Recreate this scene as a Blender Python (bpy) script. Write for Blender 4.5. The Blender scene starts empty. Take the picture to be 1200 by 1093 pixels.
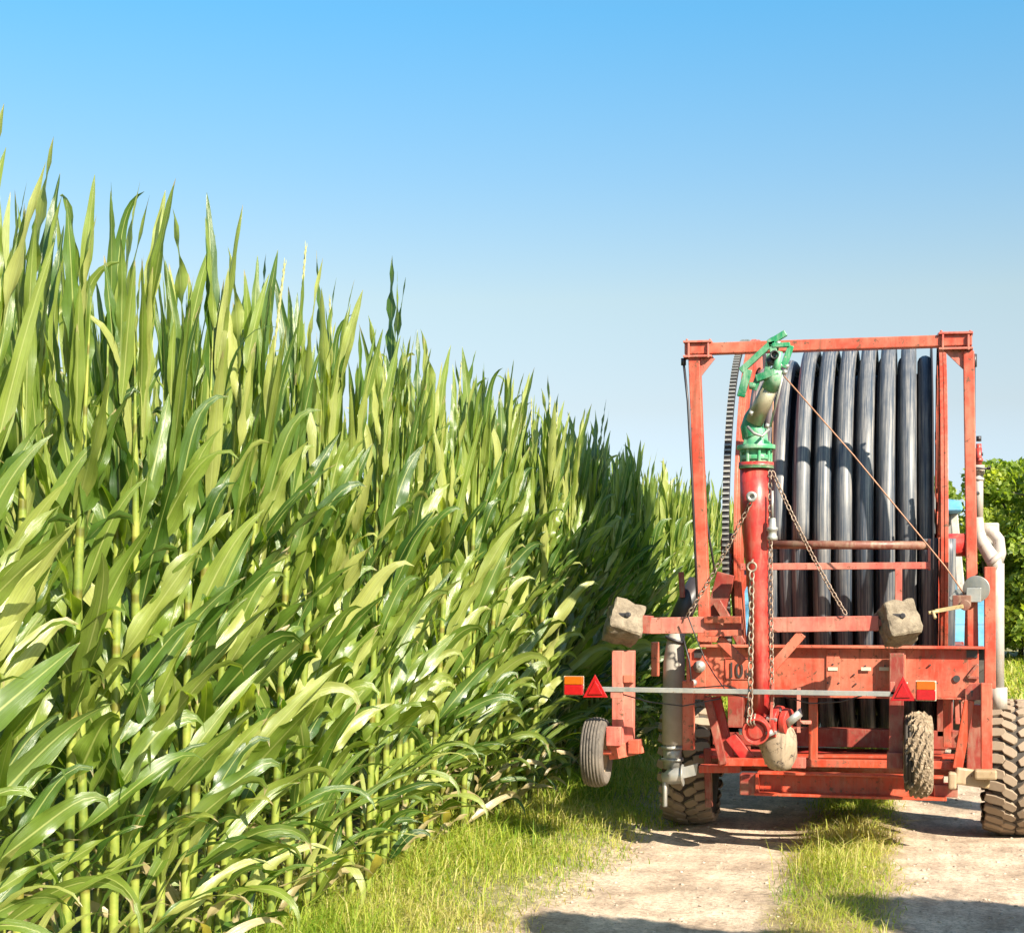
import bpy, bmesh, math, random
import numpy as np
from mathutils import Vector, Matrix, Quaternion
R = math.radians
random.seed(7); rng = np.random.default_rng(7)
sc = bpy.context.scene
col = sc.collection

# ------------------------------------------------------------------ camera, sky, sun, exposure
F, YAW, EYE = 1900.0, math.atan(470/1900), 1.54
cam = bpy.data.cameras.new('camera'); cam_ob = bpy.data.objects.new('camera', cam); col.objects.link(cam_ob)
cam.sensor_fit = 'HORIZONTAL'; cam.sensor_width = 36; cam.lens = F/1200*36; cam.shift_y = 153.5/1200
cam.clip_start = 0.05; cam.clip_end = 3000
cam_ob.location = (0, 0, EYE); cam_ob.rotation_euler = (R(90), 0, YAW)
sc.camera = cam_ob
SUN_AZ, SUN_EL = 50.0, 35.0          # degrees to the right of straight behind the camera's road direction
sun_dir = Vector((math.sin(R(SUN_AZ))*math.cos(R(SUN_EL)), -math.cos(R(SUN_AZ))*math.cos(R(SUN_EL)), math.sin(R(SUN_EL))))
world = bpy.data.worlds.new('World'); sc.world = world; world.use_nodes = True
wn = world.node_tree; bg = wn.nodes['Background']
sky = wn.nodes.new('ShaderNodeTexSky'); sky.sky_type = 'NISHITA'; sky.sun_disc = False
sky.sun_elevation = R(SUN_EL); sky.sun_rotation = math.atan2(sun_dir.x, sun_dir.y)
sky.altitude = 0; sky.air_density = 1.0; sky.dust_density = 1.2; sky.ozone_density = 2.0
wb = wn.nodes.new('ShaderNodeMix'); wb.data_type = 'RGBA'; wb.blend_type = 'MULTIPLY'; wb.inputs[0].default_value = 1
wt = wn.nodes.new('ShaderNodeTexCoord'); wz = wn.nodes.new('ShaderNodeSeparateXYZ'); wn.links.new(wt.outputs['Generated'], wz.inputs[0])
wr = wn.nodes.new('ShaderNodeValToRGB'); we = wr.color_ramp.elements       # clear summer air: pale near the horizon, cyan blue above
for k_, (p_, c_) in enumerate([(.03, (.85, .93, 1.2)), (.115, (.99, .86, .79)), (.18, (1.11, .99, .80)), (.25, (.845, 1.04, .985)), (.34, (.56, 1.13, 1.2)), (.6, (.75, 1.0, 1.1))]):
    if k_ > 1: we.new(p_)
    we[k_].position = p_; we[k_].color = tuple(x/1.3 for x in c_)+(1,)
wn.links.new(wz.outputs[2], wr.inputs[0]); wn.links.new(wr.outputs[0], wb.inputs[7])
wn.links.new(sky.outputs[0], wb.inputs[6]); wn.links.new(wb.outputs[2], bg.inputs[0]); bg.inputs[1].default_value = 0.0904
sl = bpy.data.lights.new('sun', 'SUN'); sl.energy = 5.0; sl.angle = R(0.5); sl.color = (1.0, 0.90, 0.74)
so = bpy.data.objects.new('sun', sl); col.objects.link(so)
so.rotation_euler = sun_dir.to_track_quat('Z', 'Y').to_euler(); so.location = sun_dir*50
sc.view_settings.view_transform = 'Standard'; sc.view_settings.look = 'None'
sc.view_settings.exposure = 1.45; sc.view_settings.gamma = 1

# ------------------------------------------------------------------ helpers
def at(u, v, Y):
    l = (u-600)/F; dx = -math.sin(YAW)+l*math.cos(YAW); dy = math.cos(YAW)+l*math.sin(YAW); t = Y/dy
    return Vector((dx*t, Y, EYE+(700-v)/F*t))
def px(n, Y=10.0): return n*Y/F
def tag(o, label=None, cat=None, group=None, kind=None):
    if label: o['label'] = label
    if cat: o['category'] = cat
    if group: o['group'] = group
    if kind: o['kind'] = kind
    return o
def empty(name, loc, label, cat, group=None):
    o = bpy.data.objects.new(name, None); col.objects.link(o); o.location = loc; o.empty_display_size = .2
    return tag(o, label, cat, group)

def socket(n, *names):
    for a in names:
        if a in n.inputs: return n.inputs[a]
def new_mat(name):
    m = bpy.data.materials.new(name); m.use_nodes = True
    nt = m.node_tree; return m, nt, nt.nodes['Principled BSDF']
def N(nt, t, **kw):
    n = nt.nodes.new(t)
    for k, v in kw.items():
        if k.startswith('i_'): n.inputs[k[2:].replace('_', ' ')].default_value = v
        else: setattr(n, k, v)
    return n
def ramp(nt, stops, src=None):
    r = nt.nodes.new('ShaderNodeValToRGB'); e = r.color_ramp.elements
    while len(e) < len(stops): e.new(0.5)
    for k, (p, c) in enumerate(stops):
        e[k].position = p; e[k].color = (*c, 1) if len(c) == 3 else c
    if src: nt.links.new(src, r.inputs[0])
    return r
def mix(nt, fac, a, b, blend='MIX'):
    m = nt.nodes.new('ShaderNodeMix'); m.data_type = 'RGBA'; m.blend_type = blend
    for s, v in ((m.inputs[0], fac), (m.inputs[6], a), (m.inputs[7], b)):
        if isinstance(v, bpy.types.NodeSocket): nt.links.new(v, s)
        else: s.default_value = v if isinstance(v, (int, float)) else (*v, 1)
    return m.outputs[2]
def bump(nt, h, bs, strength=.3, dist=.01):
    b = N(nt, 'ShaderNodeBump'); b.inputs['Strength'].default_value = strength; b.inputs['Distance'].default_value = dist
    nt.links.new(h, b.inputs['Height']); nt.links.new(b.outputs[0], bs.inputs['Normal'])
def noise(nt, co, scale, detail=6, rough=.6):
    n = N(nt, 'ShaderNodeTexNoise', noise_dimensions='3D'); n.inputs['Scale'].default_value = scale
    n.inputs['Detail'].default_value = detail; n.inputs['Roughness'].default_value = rough
    nt.links.new(co, n.inputs['Vector']); return n.outputs[0]
def weathered(name, base, faded, rust=(0.12, .045, .02), dust=(.30, .22, .15), rough=.45, wear=.5, dirt=.35, metal=0.0, bmp=.15, coat=0.0):
    """painted or bare metal: fading in soft clouds, chips showing rust, a thin layer of dust"""
    m, nt, bs = new_mat(name)
    co = N(nt, 'ShaderNodeTexCoord').outputs['Object']
    n1 = noise(nt, co, 2.6, 8, .65); f = ramp(nt, [(.42, (0, 0, 0)), (.60, (1, 1, 1))], n1)
    c = mix(nt, f.outputs[0], base, faded)
    mp = N(nt, 'ShaderNodeMapping'); mp.inputs['Scale'].default_value = (9, 9, 1.6); nt.links.new(co, mp.inputs[0])
    n4 = noise(nt, mp.outputs[0], 4, 6, .7); st = ramp(nt, [(.50, (0, 0, 0)), (.66, (.55*dirt*2,)*3)], n4)
    c = mix(nt, st.outputs[0], c, dust)
    mp2 = N(nt, 'ShaderNodeMapping'); mp2.inputs['Scale'].default_value = (14, 14, .9); mp2.inputs['Location'].default_value = (3, 5, 1); nt.links.new(co, mp2.inputs[0])
    g5 = noise(nt, mp2.outputs[0], 2.2, 5, .7); gr = ramp(nt, [(.53, (0, 0, 0)), (.68, (.6*wear,)*3)], g5); c = mix(nt, gr.outputs[0], c, rust)
    n2 = noise(nt, co, 23, 10, .75); r = ramp(nt, [(.635-.06*wear, (0, 0, 0)), (.66-.06*wear, (1, 1, 1))], n2)
    c = mix(nt, r.outputs[0], c, rust)
    n3 = noise(nt, co, 9, 5, .6); d = ramp(nt, [(.47, (0, 0, 0)), (.68, (dirt, dirt, dirt))], n3)
    c = mix(nt, d.outputs[0], c, dust)
    nt.links.new(c, bs.inputs['Base Color'])
    rr = ramp(nt, [(.3, (rough-.12,)*3), (.75, (rough+.25,)*3)], n2); nt.links.new(rr.outputs[0], bs.inputs['Roughness'])
    bs.inputs['Metallic'].default_value = metal
    if coat: bs.inputs['Coat Weight'].default_value = coat
    bump(nt, n2, bs, bmp, .004)
    return m
def plain(name, c, rough=.5, metal=0, var=.25, scale=14, bmp=.1, dist=.004, **kw):
    m, nt, bs = new_mat(name)
    co = N(nt, 'ShaderNodeTexCoord').outputs['Object']
    n1 = noise(nt, co, scale, 8, .65)
    lo = tuple(x*(1-var) for x in c); hi = tuple(min(1, x*(1+var)) for x in c)
    r = ramp(nt, [(.3, lo), (.7, hi)], n1); nt.links.new(r.outputs[0], bs.inputs['Base Color'])
    bs.inputs['Roughness'].default_value = rough; bs.inputs['Metallic'].default_value = metal
    for k, v in kw.items(): bs.inputs[k].default_value = v
    bump(nt, n1, bs, bmp, dist)
    return m

M = {}
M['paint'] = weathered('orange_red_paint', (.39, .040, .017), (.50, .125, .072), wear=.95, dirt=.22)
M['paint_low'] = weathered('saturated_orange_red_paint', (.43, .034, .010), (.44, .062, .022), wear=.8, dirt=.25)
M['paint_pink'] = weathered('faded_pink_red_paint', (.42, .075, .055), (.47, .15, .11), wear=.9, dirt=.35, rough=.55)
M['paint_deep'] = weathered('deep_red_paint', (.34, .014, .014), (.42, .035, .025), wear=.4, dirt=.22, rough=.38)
M['paint_dark'] = weathered('dark_red_paint', (.20, .020, .014), (.28, .05, .033), wear=.7, dirt=.35)
M['green'] = weathered('green_enamel', (.003, .12, .045), (.012, .21, .085), rust=(.25, .22, .17), dust=(.35, .45, .33), wear=.35, dirt=.4, rough=.33)
M['gun_green'] = weathered('pale_green_cast', (.025, .24, .09), (.10, .34, .18), rust=(.3, .3, .25), dust=(.5, .5, .42), wear=.3, dirt=.4, rough=.4)
M['steel'] = weathered('galvanised_steel', (.28, .29, .28), (.38, .38, .36), rust=(.22, .15, .1), dust=(.45, .40, .32), metal=.55, wear=.1, rough=.42)
M['barrel'] = weathered('brushed_olive_tube', (.34, .31, .20), (.45, .41, .30), rust=(.2, .16, .1), metal=.5, wear=.1, rough=.38)
M['pipe'] = weathered('white_grey_pipe', (.34, .32, .30), (.44, .40, .36), rust=(.18, .12, .08), dust=(.33, .26, .19), wear=.3, dirt=.6, rough=.55)
M['chain'] = weathered('rusty_chain', (.24, .17, .13), (.31, .25, .20), rust=(.16, .06, .03), wear=.5, metal=.4, rough=.5)
M['black'] = plain('black_rubber', (.022, .022, .024), .6)
M['dark'] = plain('near_black', (.03, .027, .03), .45)
M['cable'] = plain('rusty_wire_rope', (.32, .16, .09), .55)
M['canvas'] = weathered('dusty_beige_canvas', (.27, .20, .13), (.38, .30, .22), rust=(.05, .035, .028), dust=(.36, .30, .22), wear=1.1, rough=.85, bmp=.6)
M['hosegrey'] = weathered('dusty_beige_hose', (.25, .225, .19), (.33, .30, .26), rust=(.10, .08, .07), dust=(.33, .28, .22), wear=.15, rough=.7, bmp=.3)
M['blue'] = weathered('light_blue_paint', (.07, .24, .38), (.12, .32, .46), wear=.1, rough=.35, dirt=.15)
M['glass'] = plain('tinted_glass', (.20, .28, .28), .08, 0, .1)
M['amber'] = plain('amber_lens', (.38, .085, .004), .22, 0, .1, 60)
M['redlens'] = plain('red_lens', (.33, .005, .009), .2, 0, .15, 60)
M['white'] = plain('worn_white_sticker', (.5, .45, .35), .5, 0, .15, 90)
M['ink'] = plain('dark_lettering', (.035, .03, .03), .5, 0, .3, 60)
M['rim'] = weathered('ochre_dusty_rim', (.26, .18, .09), (.36, .27, .17), wear=.6, dirt=.5, rough=.6)
M['yellow'] = weathered('yellow_lever', (.36, .28, .12), (.40, .33, .20), wear=.5, dirt=.4)
M['brown'] = weathered('rusty_brown_tube', (.14, .045, .03), (.24, .09, .06), wear=.6, dirt=.5)

def poly_hose():
    m, nt, bs = new_mat('black_polyethylene_hose')
    co = N(nt, 'ShaderNodeTexCoord').outputs['Object']
    mp = N(nt, 'ShaderNodeMapping'); mp.inputs['Scale'].default_value = (70, 1.2, 1.2); nt.links.new(co, mp.inputs[0])
    n = noise(nt, mp.outputs[0], 1.6, 8, .7); r = ramp(nt, [(.42, (0, 0, 0)), (.60, (1, 1, 1))], n)
    n2 = noise(nt, co, 3, 6, .6); r2 = ramp(nt, [(.3, (.25,)*3), (.7, (1,)*3)], n2)
    f = mix(nt, 1.0, r.outputs[0], r2.outputs[0], 'MULTIPLY')
    c = mix(nt, f, (.036, .050, .072), (.31, .29, .265)); nt.links.new(c, bs.inputs['Base Color'])
    bs.inputs['Roughness'].default_value = .46
    bump(nt, n, bs, .12, .004); return m
M['hose'] = poly_hose()
def tyre_mat(name, tread):
    m, nt, bs = new_mat(name); co = N(nt, 'ShaderNodeTexCoord').outputs['Object']
    n = noise(nt, co, 11, 10, .7); r = ramp(nt, [(.36, (0, 0, 0)), (.62, (1, 1, 1))], n)
    c = mix(nt, r.outputs[0], (.028, .024, .021) if not tread else (.24, .18, .125), (.055, .043, .032) if not tread else (.27, .205, .145))
    nt.links.new(c, bs.inputs['Base Color']); bs.inputs['Roughness'].default_value = .8; bump(nt, n, bs, .4, .006); return m
M['tyre'] = tyre_mat('dusty_tyre_rubber', False); M['tread'] = tyre_mat('dust_caked_tread', True)
M['tyre_small'] = weathered('dusty_grey_tyre', (.085, .072, .06), (.15, .125, .10), rust=(.04, .034, .03), dust=(.22, .18, .14), wear=.8, rough=.8)
def concrete():
    m, nt, bs = new_mat('rough_concrete'); co = N(nt, 'ShaderNodeTexCoord').outputs['Object']
    n = noise(nt, co, 16, 12, .75); r = ramp(nt, [(.38, (.13, .10, .068)), (.62, (.27, .22, .155))], n)
    nt.links.new(r.outputs[0], bs.inputs['Base Color']); bs.inputs['Roughness'].default_value = .9; bump(nt, n, bs, .8, .02); return m
M['concrete'] = concrete()
def mud():
    m, nt, bs = new_mat('dried_mud'); co = N(nt, 'ShaderNodeTexCoord').outputs['Object']
    n = noise(nt, co, 26, 12, .8); r = ramp(nt, [(.33, (.07, .05, .035)), (.48, (.32, .235, .15)), (.63, (.52, .41, .29))], n)
    nt.links.new(r.outputs[0], bs.inputs['Base Color']); bs.inputs['Roughness'].default_value = .95; bump(nt, n, bs, 1, .03); return m
M['mud'] = mud()

class MB:
    """collects boxes, bars, tubes and lathed shapes into one mesh, in world metres"""
    def __init__(s): s.v = []; s.f = []; s.smooth = []
    def add(s, vs, fs, sm=False):
        k = len(s.v); s.v += [Vector(v) for v in vs]; s.f += [tuple(i+k for i in f) for f in fs]; s.smooth += [sm]*len(fs); return s
    def box(s, c, size, rot=None):
        c = Vector(c); h = Vector(size)/2; rot = rot or Matrix.Identity(3)
        vs = [c + rot @ Vector((x*h.x, y*h.y, z*h.z)) for x in (-1, 1) for y in (-1, 1) for z in (-1, 1)]
        return s.add(vs, [(0, 1, 3, 2), (4, 6, 7, 5), (0, 4, 5, 1), (2, 3, 7, 6), (0, 2, 6, 4), (1, 5, 7, 3)])
    def bar(s, p0, p1, a, b, ref=(0, 1, 0)):
        """bar from p0 to p1: size a along ref, b across"""
        p0 = Vector(p0); p1 = Vector(p1); d = (p1-p0); L = d.length; d.normalize(); ref = Vector(ref)
        r = (ref - d*ref.dot(d)).normalized(); q = d.cross(r)
        m = Matrix((q, r, d)).transposed(); return s.box((p0+p1)/2, (b, a, L), m)
    def plate(s, pts, th, nrm=(0, 1, 0)):
        n = len(pts); t = Vector(nrm)*th; vs = [Vector(p) for p in pts]; vs += [p+t for p in vs]
        return s.add(vs, [tuple(range(n))[::-1], tuple(range(n, 2*n))] + [(i, (i+1) % n, (i+1) % n+n, i+n) for i in range(n)])
    def tube(s, pts, r, n=14, caps=True, closed=False, smooth=True):
        pts = [Vector(p) for p in pts]; m = len(pts); rr = r if isinstance(r, (list, tuple)) else [r]*m
        vs = []; up = None
        for i, p in enumerate(pts):
            if closed: d = pts[(i+1) % m]-pts[i-1]
            else: d = pts[min(i+1, m-1)]-pts[max(i-1, 0)]
            d.normalize()
            if up is None: up = d.orthogonal().normalized()
            up = (up - d*up.dot(d)).normalized(); w = d.cross(up)
            for k in range(n):
                a = 2*math.pi*k/n; vs.append(p+(up*math.cos(a)+w*math.sin(a))*rr[i])
        fs = [(i*n+k, i*n+(k+1) % n, ((i+1) % m)*n+(k+1) % n, ((i+1) % m)*n+k) for i in range(m if closed else m-1) for k in range(n)]
        s.add(vs, fs, smooth)
        if caps and not closed:
            k0 = len(s.v)-len(vs); s.f.append(tuple(range(k0, k0+n))[::-1]); s.f.append(tuple(range(k0+(m-1)*n, k0+m*n))); s.smooth += [False, False]
        return s
    def cyl(s, p0, p1, r, n=20, smooth=True): return s.tube([p0, p1], r, n, True, False, smooth)
    def lathe(s, prof, o, axis, n=40, closed=False, smooth=True):
        """prof: (along axis, radius)"""
        o = Vector(o); ax = Vector(axis).normalized(); u = ax.orthogonal().normalized(); w = ax.cross(u); vs = []
        for k in range(n):
            a = 2*math.pi*k/n; d = u*math.cos(a)+w*math.sin(a)
            vs += [o+ax*h+d*r for h, r in prof]
        m = len(prof); fs = [(k*m+i, k*m+(i+1) % m, ((k+1) % n)*m+(i+1) % m, ((k+1) % n)*m+i) for k in range(n) for i in range(m if closed else m-1)]
        return s.add(vs, fs, smooth)
    def build(s, name, mat, parent=None, bevel=0.0, label=None):
        org = parent_world(parent); me = bpy.data.meshes.new(name)
        me.from_pydata([v-org for v in s.v], [], s.f)
        me.polygons.foreach_set('use_smooth', s.smooth); me.materials.append(mat)
        bm = bmesh.new(); bm.from_mesh(me); bmesh.ops.recalc_face_normals(bm, faces=bm.faces); bm.to_mesh(me); bm.free()
        o = bpy.data.objects.new(name, me); col.objects.link(o)
        if parent: o.parent = parent
        if bevel:
            b = o.modifiers.new('bevel', 'BEVEL'); b.width = bevel; b.segments = 2; b.limit_method = 'ANGLE'; b.angle_limit = R(50)
        if label: o['label'] = label
        return o
def parent_world(p):
    v = Vector((0, 0, 0))
    while p: v += p.location; p = p.parent
    return v
def arrmesh(name, V, Fq, mat, smooth=True, uv=None, attrs=None):
    me = bpy.data.meshes.new(name); n = len(Fq); k = Fq.shape[1]
    me.vertices.add(len(V)); me.vertices.foreach_set('co', V.astype(np.float32).ravel())
    me.loops.add(n*k); me.loops.foreach_set('vertex_index', Fq.astype(np.int32).ravel())
    me.polygons.add(n); me.polygons.foreach_set('loop_start', np.arange(0, n*k, k, dtype=np.int32))
    me.polygons.foreach_set('loop_total', np.full(n, k, dtype=np.int32))
    me.polygons.foreach_set('use_smooth', np.full(n, smooth, dtype=bool))
    me.update(calc_edges=True)
    if uv is not None:
        l = me.uv_layers.new(name='UVMap'); l.data.foreach_set('uv', uv[Fq.ravel()].astype(np.float32).ravel())
    for a, arr in (attrs or {}).items():
        at_ = me.attributes.new(a, 'FLOAT', 'POINT'); at_.data.foreach_set('value', arr.astype(np.float32))
    me.materials.append(mat); return me
def link(name, me, loc=(0, 0, 0), parent=None):
    o = bpy.data.objects.new(name, me); col.objects.link(o); o.location = loc
    if parent: o.parent = parent
    return o

# ------------------------------------------------------------------ ground, track
def sn(x, y, s, k=0):
    x = np.asarray(x, float); y = np.asarray(y, float)
    return (np.sin(x*s+1.3*k+1.7*np.sin(y*s*.7+k))+np.sin(y*s*1.13+2.1*k+1.3*np.sin(x*s*.9-k))+.5*np.sin((x+y)*s*2.1+k))/2.5
def gz(x, y):
    x = np.asarray(x, float); y = np.asarray(y, float); near = np.clip(1-(np.hypot(x, y)-25)/30, 0, 1)
    z = .012*sn(x, y, 2.2)+.006*sn(x, y, 6, 2)
    z = z + .045*np.exp(-((x+.38)/.26)**2) + .05/(1+np.exp((x+1.75)*9)) + .03/(1+np.exp(-(x-1.35)*8))
    return z*near
def axis(lo, hi, f0, f1, fine, far):
    a = list(np.arange(f0, f1, fine)); s = fine; p = f1
    while p < hi: a.append(p); s *= 1.35; p += s
    a.append(hi); s = fine; p = f0-fine; b = []
    while p > lo: b.append(p); s *= 1.35; p -= s
    b.append(lo); return np.array(b[::-1]+a)
def ground_mat():
    m, nt, bs = new_mat('verge_and_field_soil'); co = N(nt, 'ShaderNodeTexCoord').outputs['Object']
    n = noise(nt, co, 1.3, 10, .7); n2 = noise(nt, co, 30, 8, .75)
    c1 = ramp(nt, [(.36, (.07, .10, .02)), (.5, (.16, .17, .045)), (.62, (.34, .28, .13))], n)
    c2 = ramp(nt, [(.40, (.05, .07, .015)), (.5, (.17, .16, .06)), (.60, (.42, .36, .17))], n2)
    c = mix(nt, .45, c1.outputs[0], c2.outputs[0])
    sx = N(nt, 'ShaderNodeSeparateXYZ'); nt.links.new(co, sx.inputs[0]); n4 = noise(nt, co, 3.5, 8, .7)     # bare dirt where wheels run over the edge
    d = N(nt, 'ShaderNodeMath', operation='MULTIPLY_ADD'); nt.links.new(n4, d.inputs[0]); d.inputs[1].default_value = 1.3; nt.links.new(sx.outputs[0], d.inputs[2])
    ms = ramp(nt, [(0, (0,)*3), (1, (1,)*3)]); mr = N(nt, 'ShaderNodeMapRange'); mr.inputs[1].default_value = -1.42; mr.inputs[2].default_value = -1.02; nt.links.new(d.outputs[0], mr.inputs[0]); m2 = N(nt, 'ShaderNodeMapRange'); m2.inputs[1].default_value = 2.3; m2.inputs[2].default_value = 1.8; nt.links.new(d.outputs[0], m2.inputs[0]); mm = N(nt, 'ShaderNodeMath', operation='MULTIPLY'); nt.links.new(mr.outputs[0], mm.inputs[0]); nt.links.new(m2.outputs[0], mm.inputs[1]); nt.links.new(mm.outputs[0], ms.inputs[0])
    dirt = ramp(nt, [(.40, (.28, .20, .14)), (.5, (.46, .36, .26)), (.60, (.60, .49, .37))], n2); c = mix(nt, ms.outputs[0], c, dirt.outputs[0]); nt.links.new(c, bs.inputs['Base Color'])
    bs.inputs['Roughness'].default_value = .95; bump(nt, n2, bs, .8, .03); return m
def track_mat():
    m, nt, bs = new_mat('dry_dirt_and_gravel'); tc = N(nt, 'ShaderNodeTexCoord'); co = tc.outputs['Object']
    n = noise(nt, co, 2.2, 10, .7); n2 = noise(nt, co, 45, 8, .8)
    mp = N(nt, 'ShaderNodeMapping'); mp.inputs['Scale'].default_value = (5, .6, 1); nt.links.new(co, mp.inputs[0]); n3 = noise(nt, mp.outputs[0], 2.5, 6, .6)
    c1 = ramp(nt, [(.38, (.34, .25, .175)), (.5, (.49, .375, .272)), (.62, (.62, .49, .365))], n)
    c3 = ramp(nt, [(.35, (.72,)*3), (.65, (1.1,)*3)], n3); c = mix(nt, .8, c1.outputs[0], c3.outputs[0], 'MULTIPLY')
    g = ramp(nt, [(.38, (.36,)*3), (.49, (1,)*3), (.60, (1.4,)*3)], n2); c = mix(nt, .75, c, g.outputs[0], 'MULTIPLY')
    vo = N(nt, 'ShaderNodeTexVoronoi'); vo.inputs['Scale'].default_value = 38; nt.links.new(co, vo.inputs['Vector'])
    pr = ramp(nt, [(.10, (1,)*3), (.2, (0,)*3)], vo.outputs[0]); cm = N(nt, 'ShaderNodeSeparateColor'); nt.links.new(vo.outputs['Color'], cm.inputs[0])
    sel = ramp(nt, [(.70, (0,)*3), (.74, (1,)*3)], cm.outputs[0]); pm = mix(nt, 1, pr.outputs[0], sel.outputs[0], 'MULTIPLY')
    pc = ramp(nt, [(0, (.25, .21, .17)), (1, (.62, .54, .44))], cm.outputs[1]); c = mix(nt, pm, c, pc.outputs[0])
    # grassy soil down the middle
    sx = N(nt, 'ShaderNodeSeparateXYZ'); nt.links.new(co, sx.inputs[0]); n4 = noise(nt, co, 5, 6, .6)
    a = N(nt, 'ShaderNodeMath', operation='ADD'); a.inputs[1].default_value = .38; nt.links.new(sx.outputs[0], a.inputs[0])
    b = N(nt, 'ShaderNodeMath', operation='ABSOLUTE'); nt.links.new(a.outputs[0], b.inputs[0])
    d = N(nt, 'ShaderNodeMath', operation='MULTIPLY_ADD'); nt.links.new(n4, d.inputs[0]); d.inputs[1].default_value = .35; nt.links.new(b.outputs[0], d.inputs[2])
    ms = ramp(nt, [(.36, (1,)*3), (.52, (0,)*3)], d.outputs[0]); c = mix(nt, ms.outputs[0], c, (.26, .20, .09))
    nt.links.new(c, bs.inputs['Base Color']); bs.inputs['Roughness'].default_value = .95
    h = N(nt, 'ShaderNodeMath', operation='MULTIPLY_ADD'); nt.links.new(pm, h.inputs[0]); h.inputs[1].default_value = .5; nt.links.new(n2, h.inputs[2])
    bump(nt, h.outputs[0], bs, .75, .018); return m
def sheet(name, xs, ys, zf, mat):
    X, Y = np.meshgrid(xs, ys); Z = zf(X, Y); V = np.stack([X, Y, Z], -1).reshape(-1, 3); nx = len(xs); ny = len(ys)
    i = np.arange(nx-1)[None, :]+np.arange(ny-1)[:, None]*nx; Fq = np.stack([i, i+1, i+nx+1, i+nx], -1).reshape(-1, 4)
    return link(name, arrmesh(name, V, Fq, mat))
tag(sheet('ground', axis(-900, 900, -5, 3, .10, 60), axis(-300, 1500, 2, 22, .12, 60), gz, ground_mat()), kind='structure')
EL, ER = -1.68, 1.25
def edgeL(y): return EL+.13*sn(y, y*.3, 1.9, 3)+.05*sn(y, y, 7, 1)
def edgeR(y): return ER+.10*sn(y, y*.4, 1.7, 5)+.05*sn(y, y, 8, 2)
def track_z(X, Y):
    m = np.minimum(X-edgeL(Y), edgeR(Y)-X); lift = np.clip(m/.12, -1, 1)*.014
    rut = -.015*np.exp(-((X+1.15)/.3)**2)-.015*np.exp(-((X-.45)/.3)**2)
    return gz(X, Y)+lift+np.where(m > 0, rut*0, 0)
tag(sheet('dirt_track', np.arange(-2.3, 1.8, .05), np.concatenate([np.arange(2, 22, .07), np.arange(22, 90, .8)]), track_z, track_mat()), kind='structure')

# stones on the track
def stones():
    n = 9000; ico = bmesh.new(); bmesh.ops.create_icosphere(ico, subdivisions=1, radius=1)
    bv = np.array([v.co[:] for v in ico.verts]); bf = np.array([[v.index for v in f.verts] for f in ico.faces]); ico.free()
    Y = 5+13*rng.random(n)**1.2; side = rng.random(n); X = np.where(side < .45, rng.normal(-1.2, .38, n), rng.normal(.5, .4, n)); X = np.where(rng.random(n) < .4, rng.uniform(-1.8, 1.2, n), X)
    s = .002+.013*rng.random(n)**8; V = bv[None]*(1+.3*rng.standard_normal((n, len(bv), 1)))*s[:, None, None]*np.array([1, 1, .6])+np.stack([X, Y, gz(X, Y)+.012+s*.2], -1)[:, None]
    Fq = bf[None]+(np.arange(n)*len(bv))[:, None, None]
    return arrmesh('gravel', V.reshape(-1, 3), Fq.reshape(-1, 3), plain('limestone_pebbles', (.37, .30, .235), .9, 0, .5, 30), True)
tag(link('gravel', stones()), 'loose pebbles and small stones scattered on the dirt ruts', 'gravel', kind='stuff')

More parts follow.
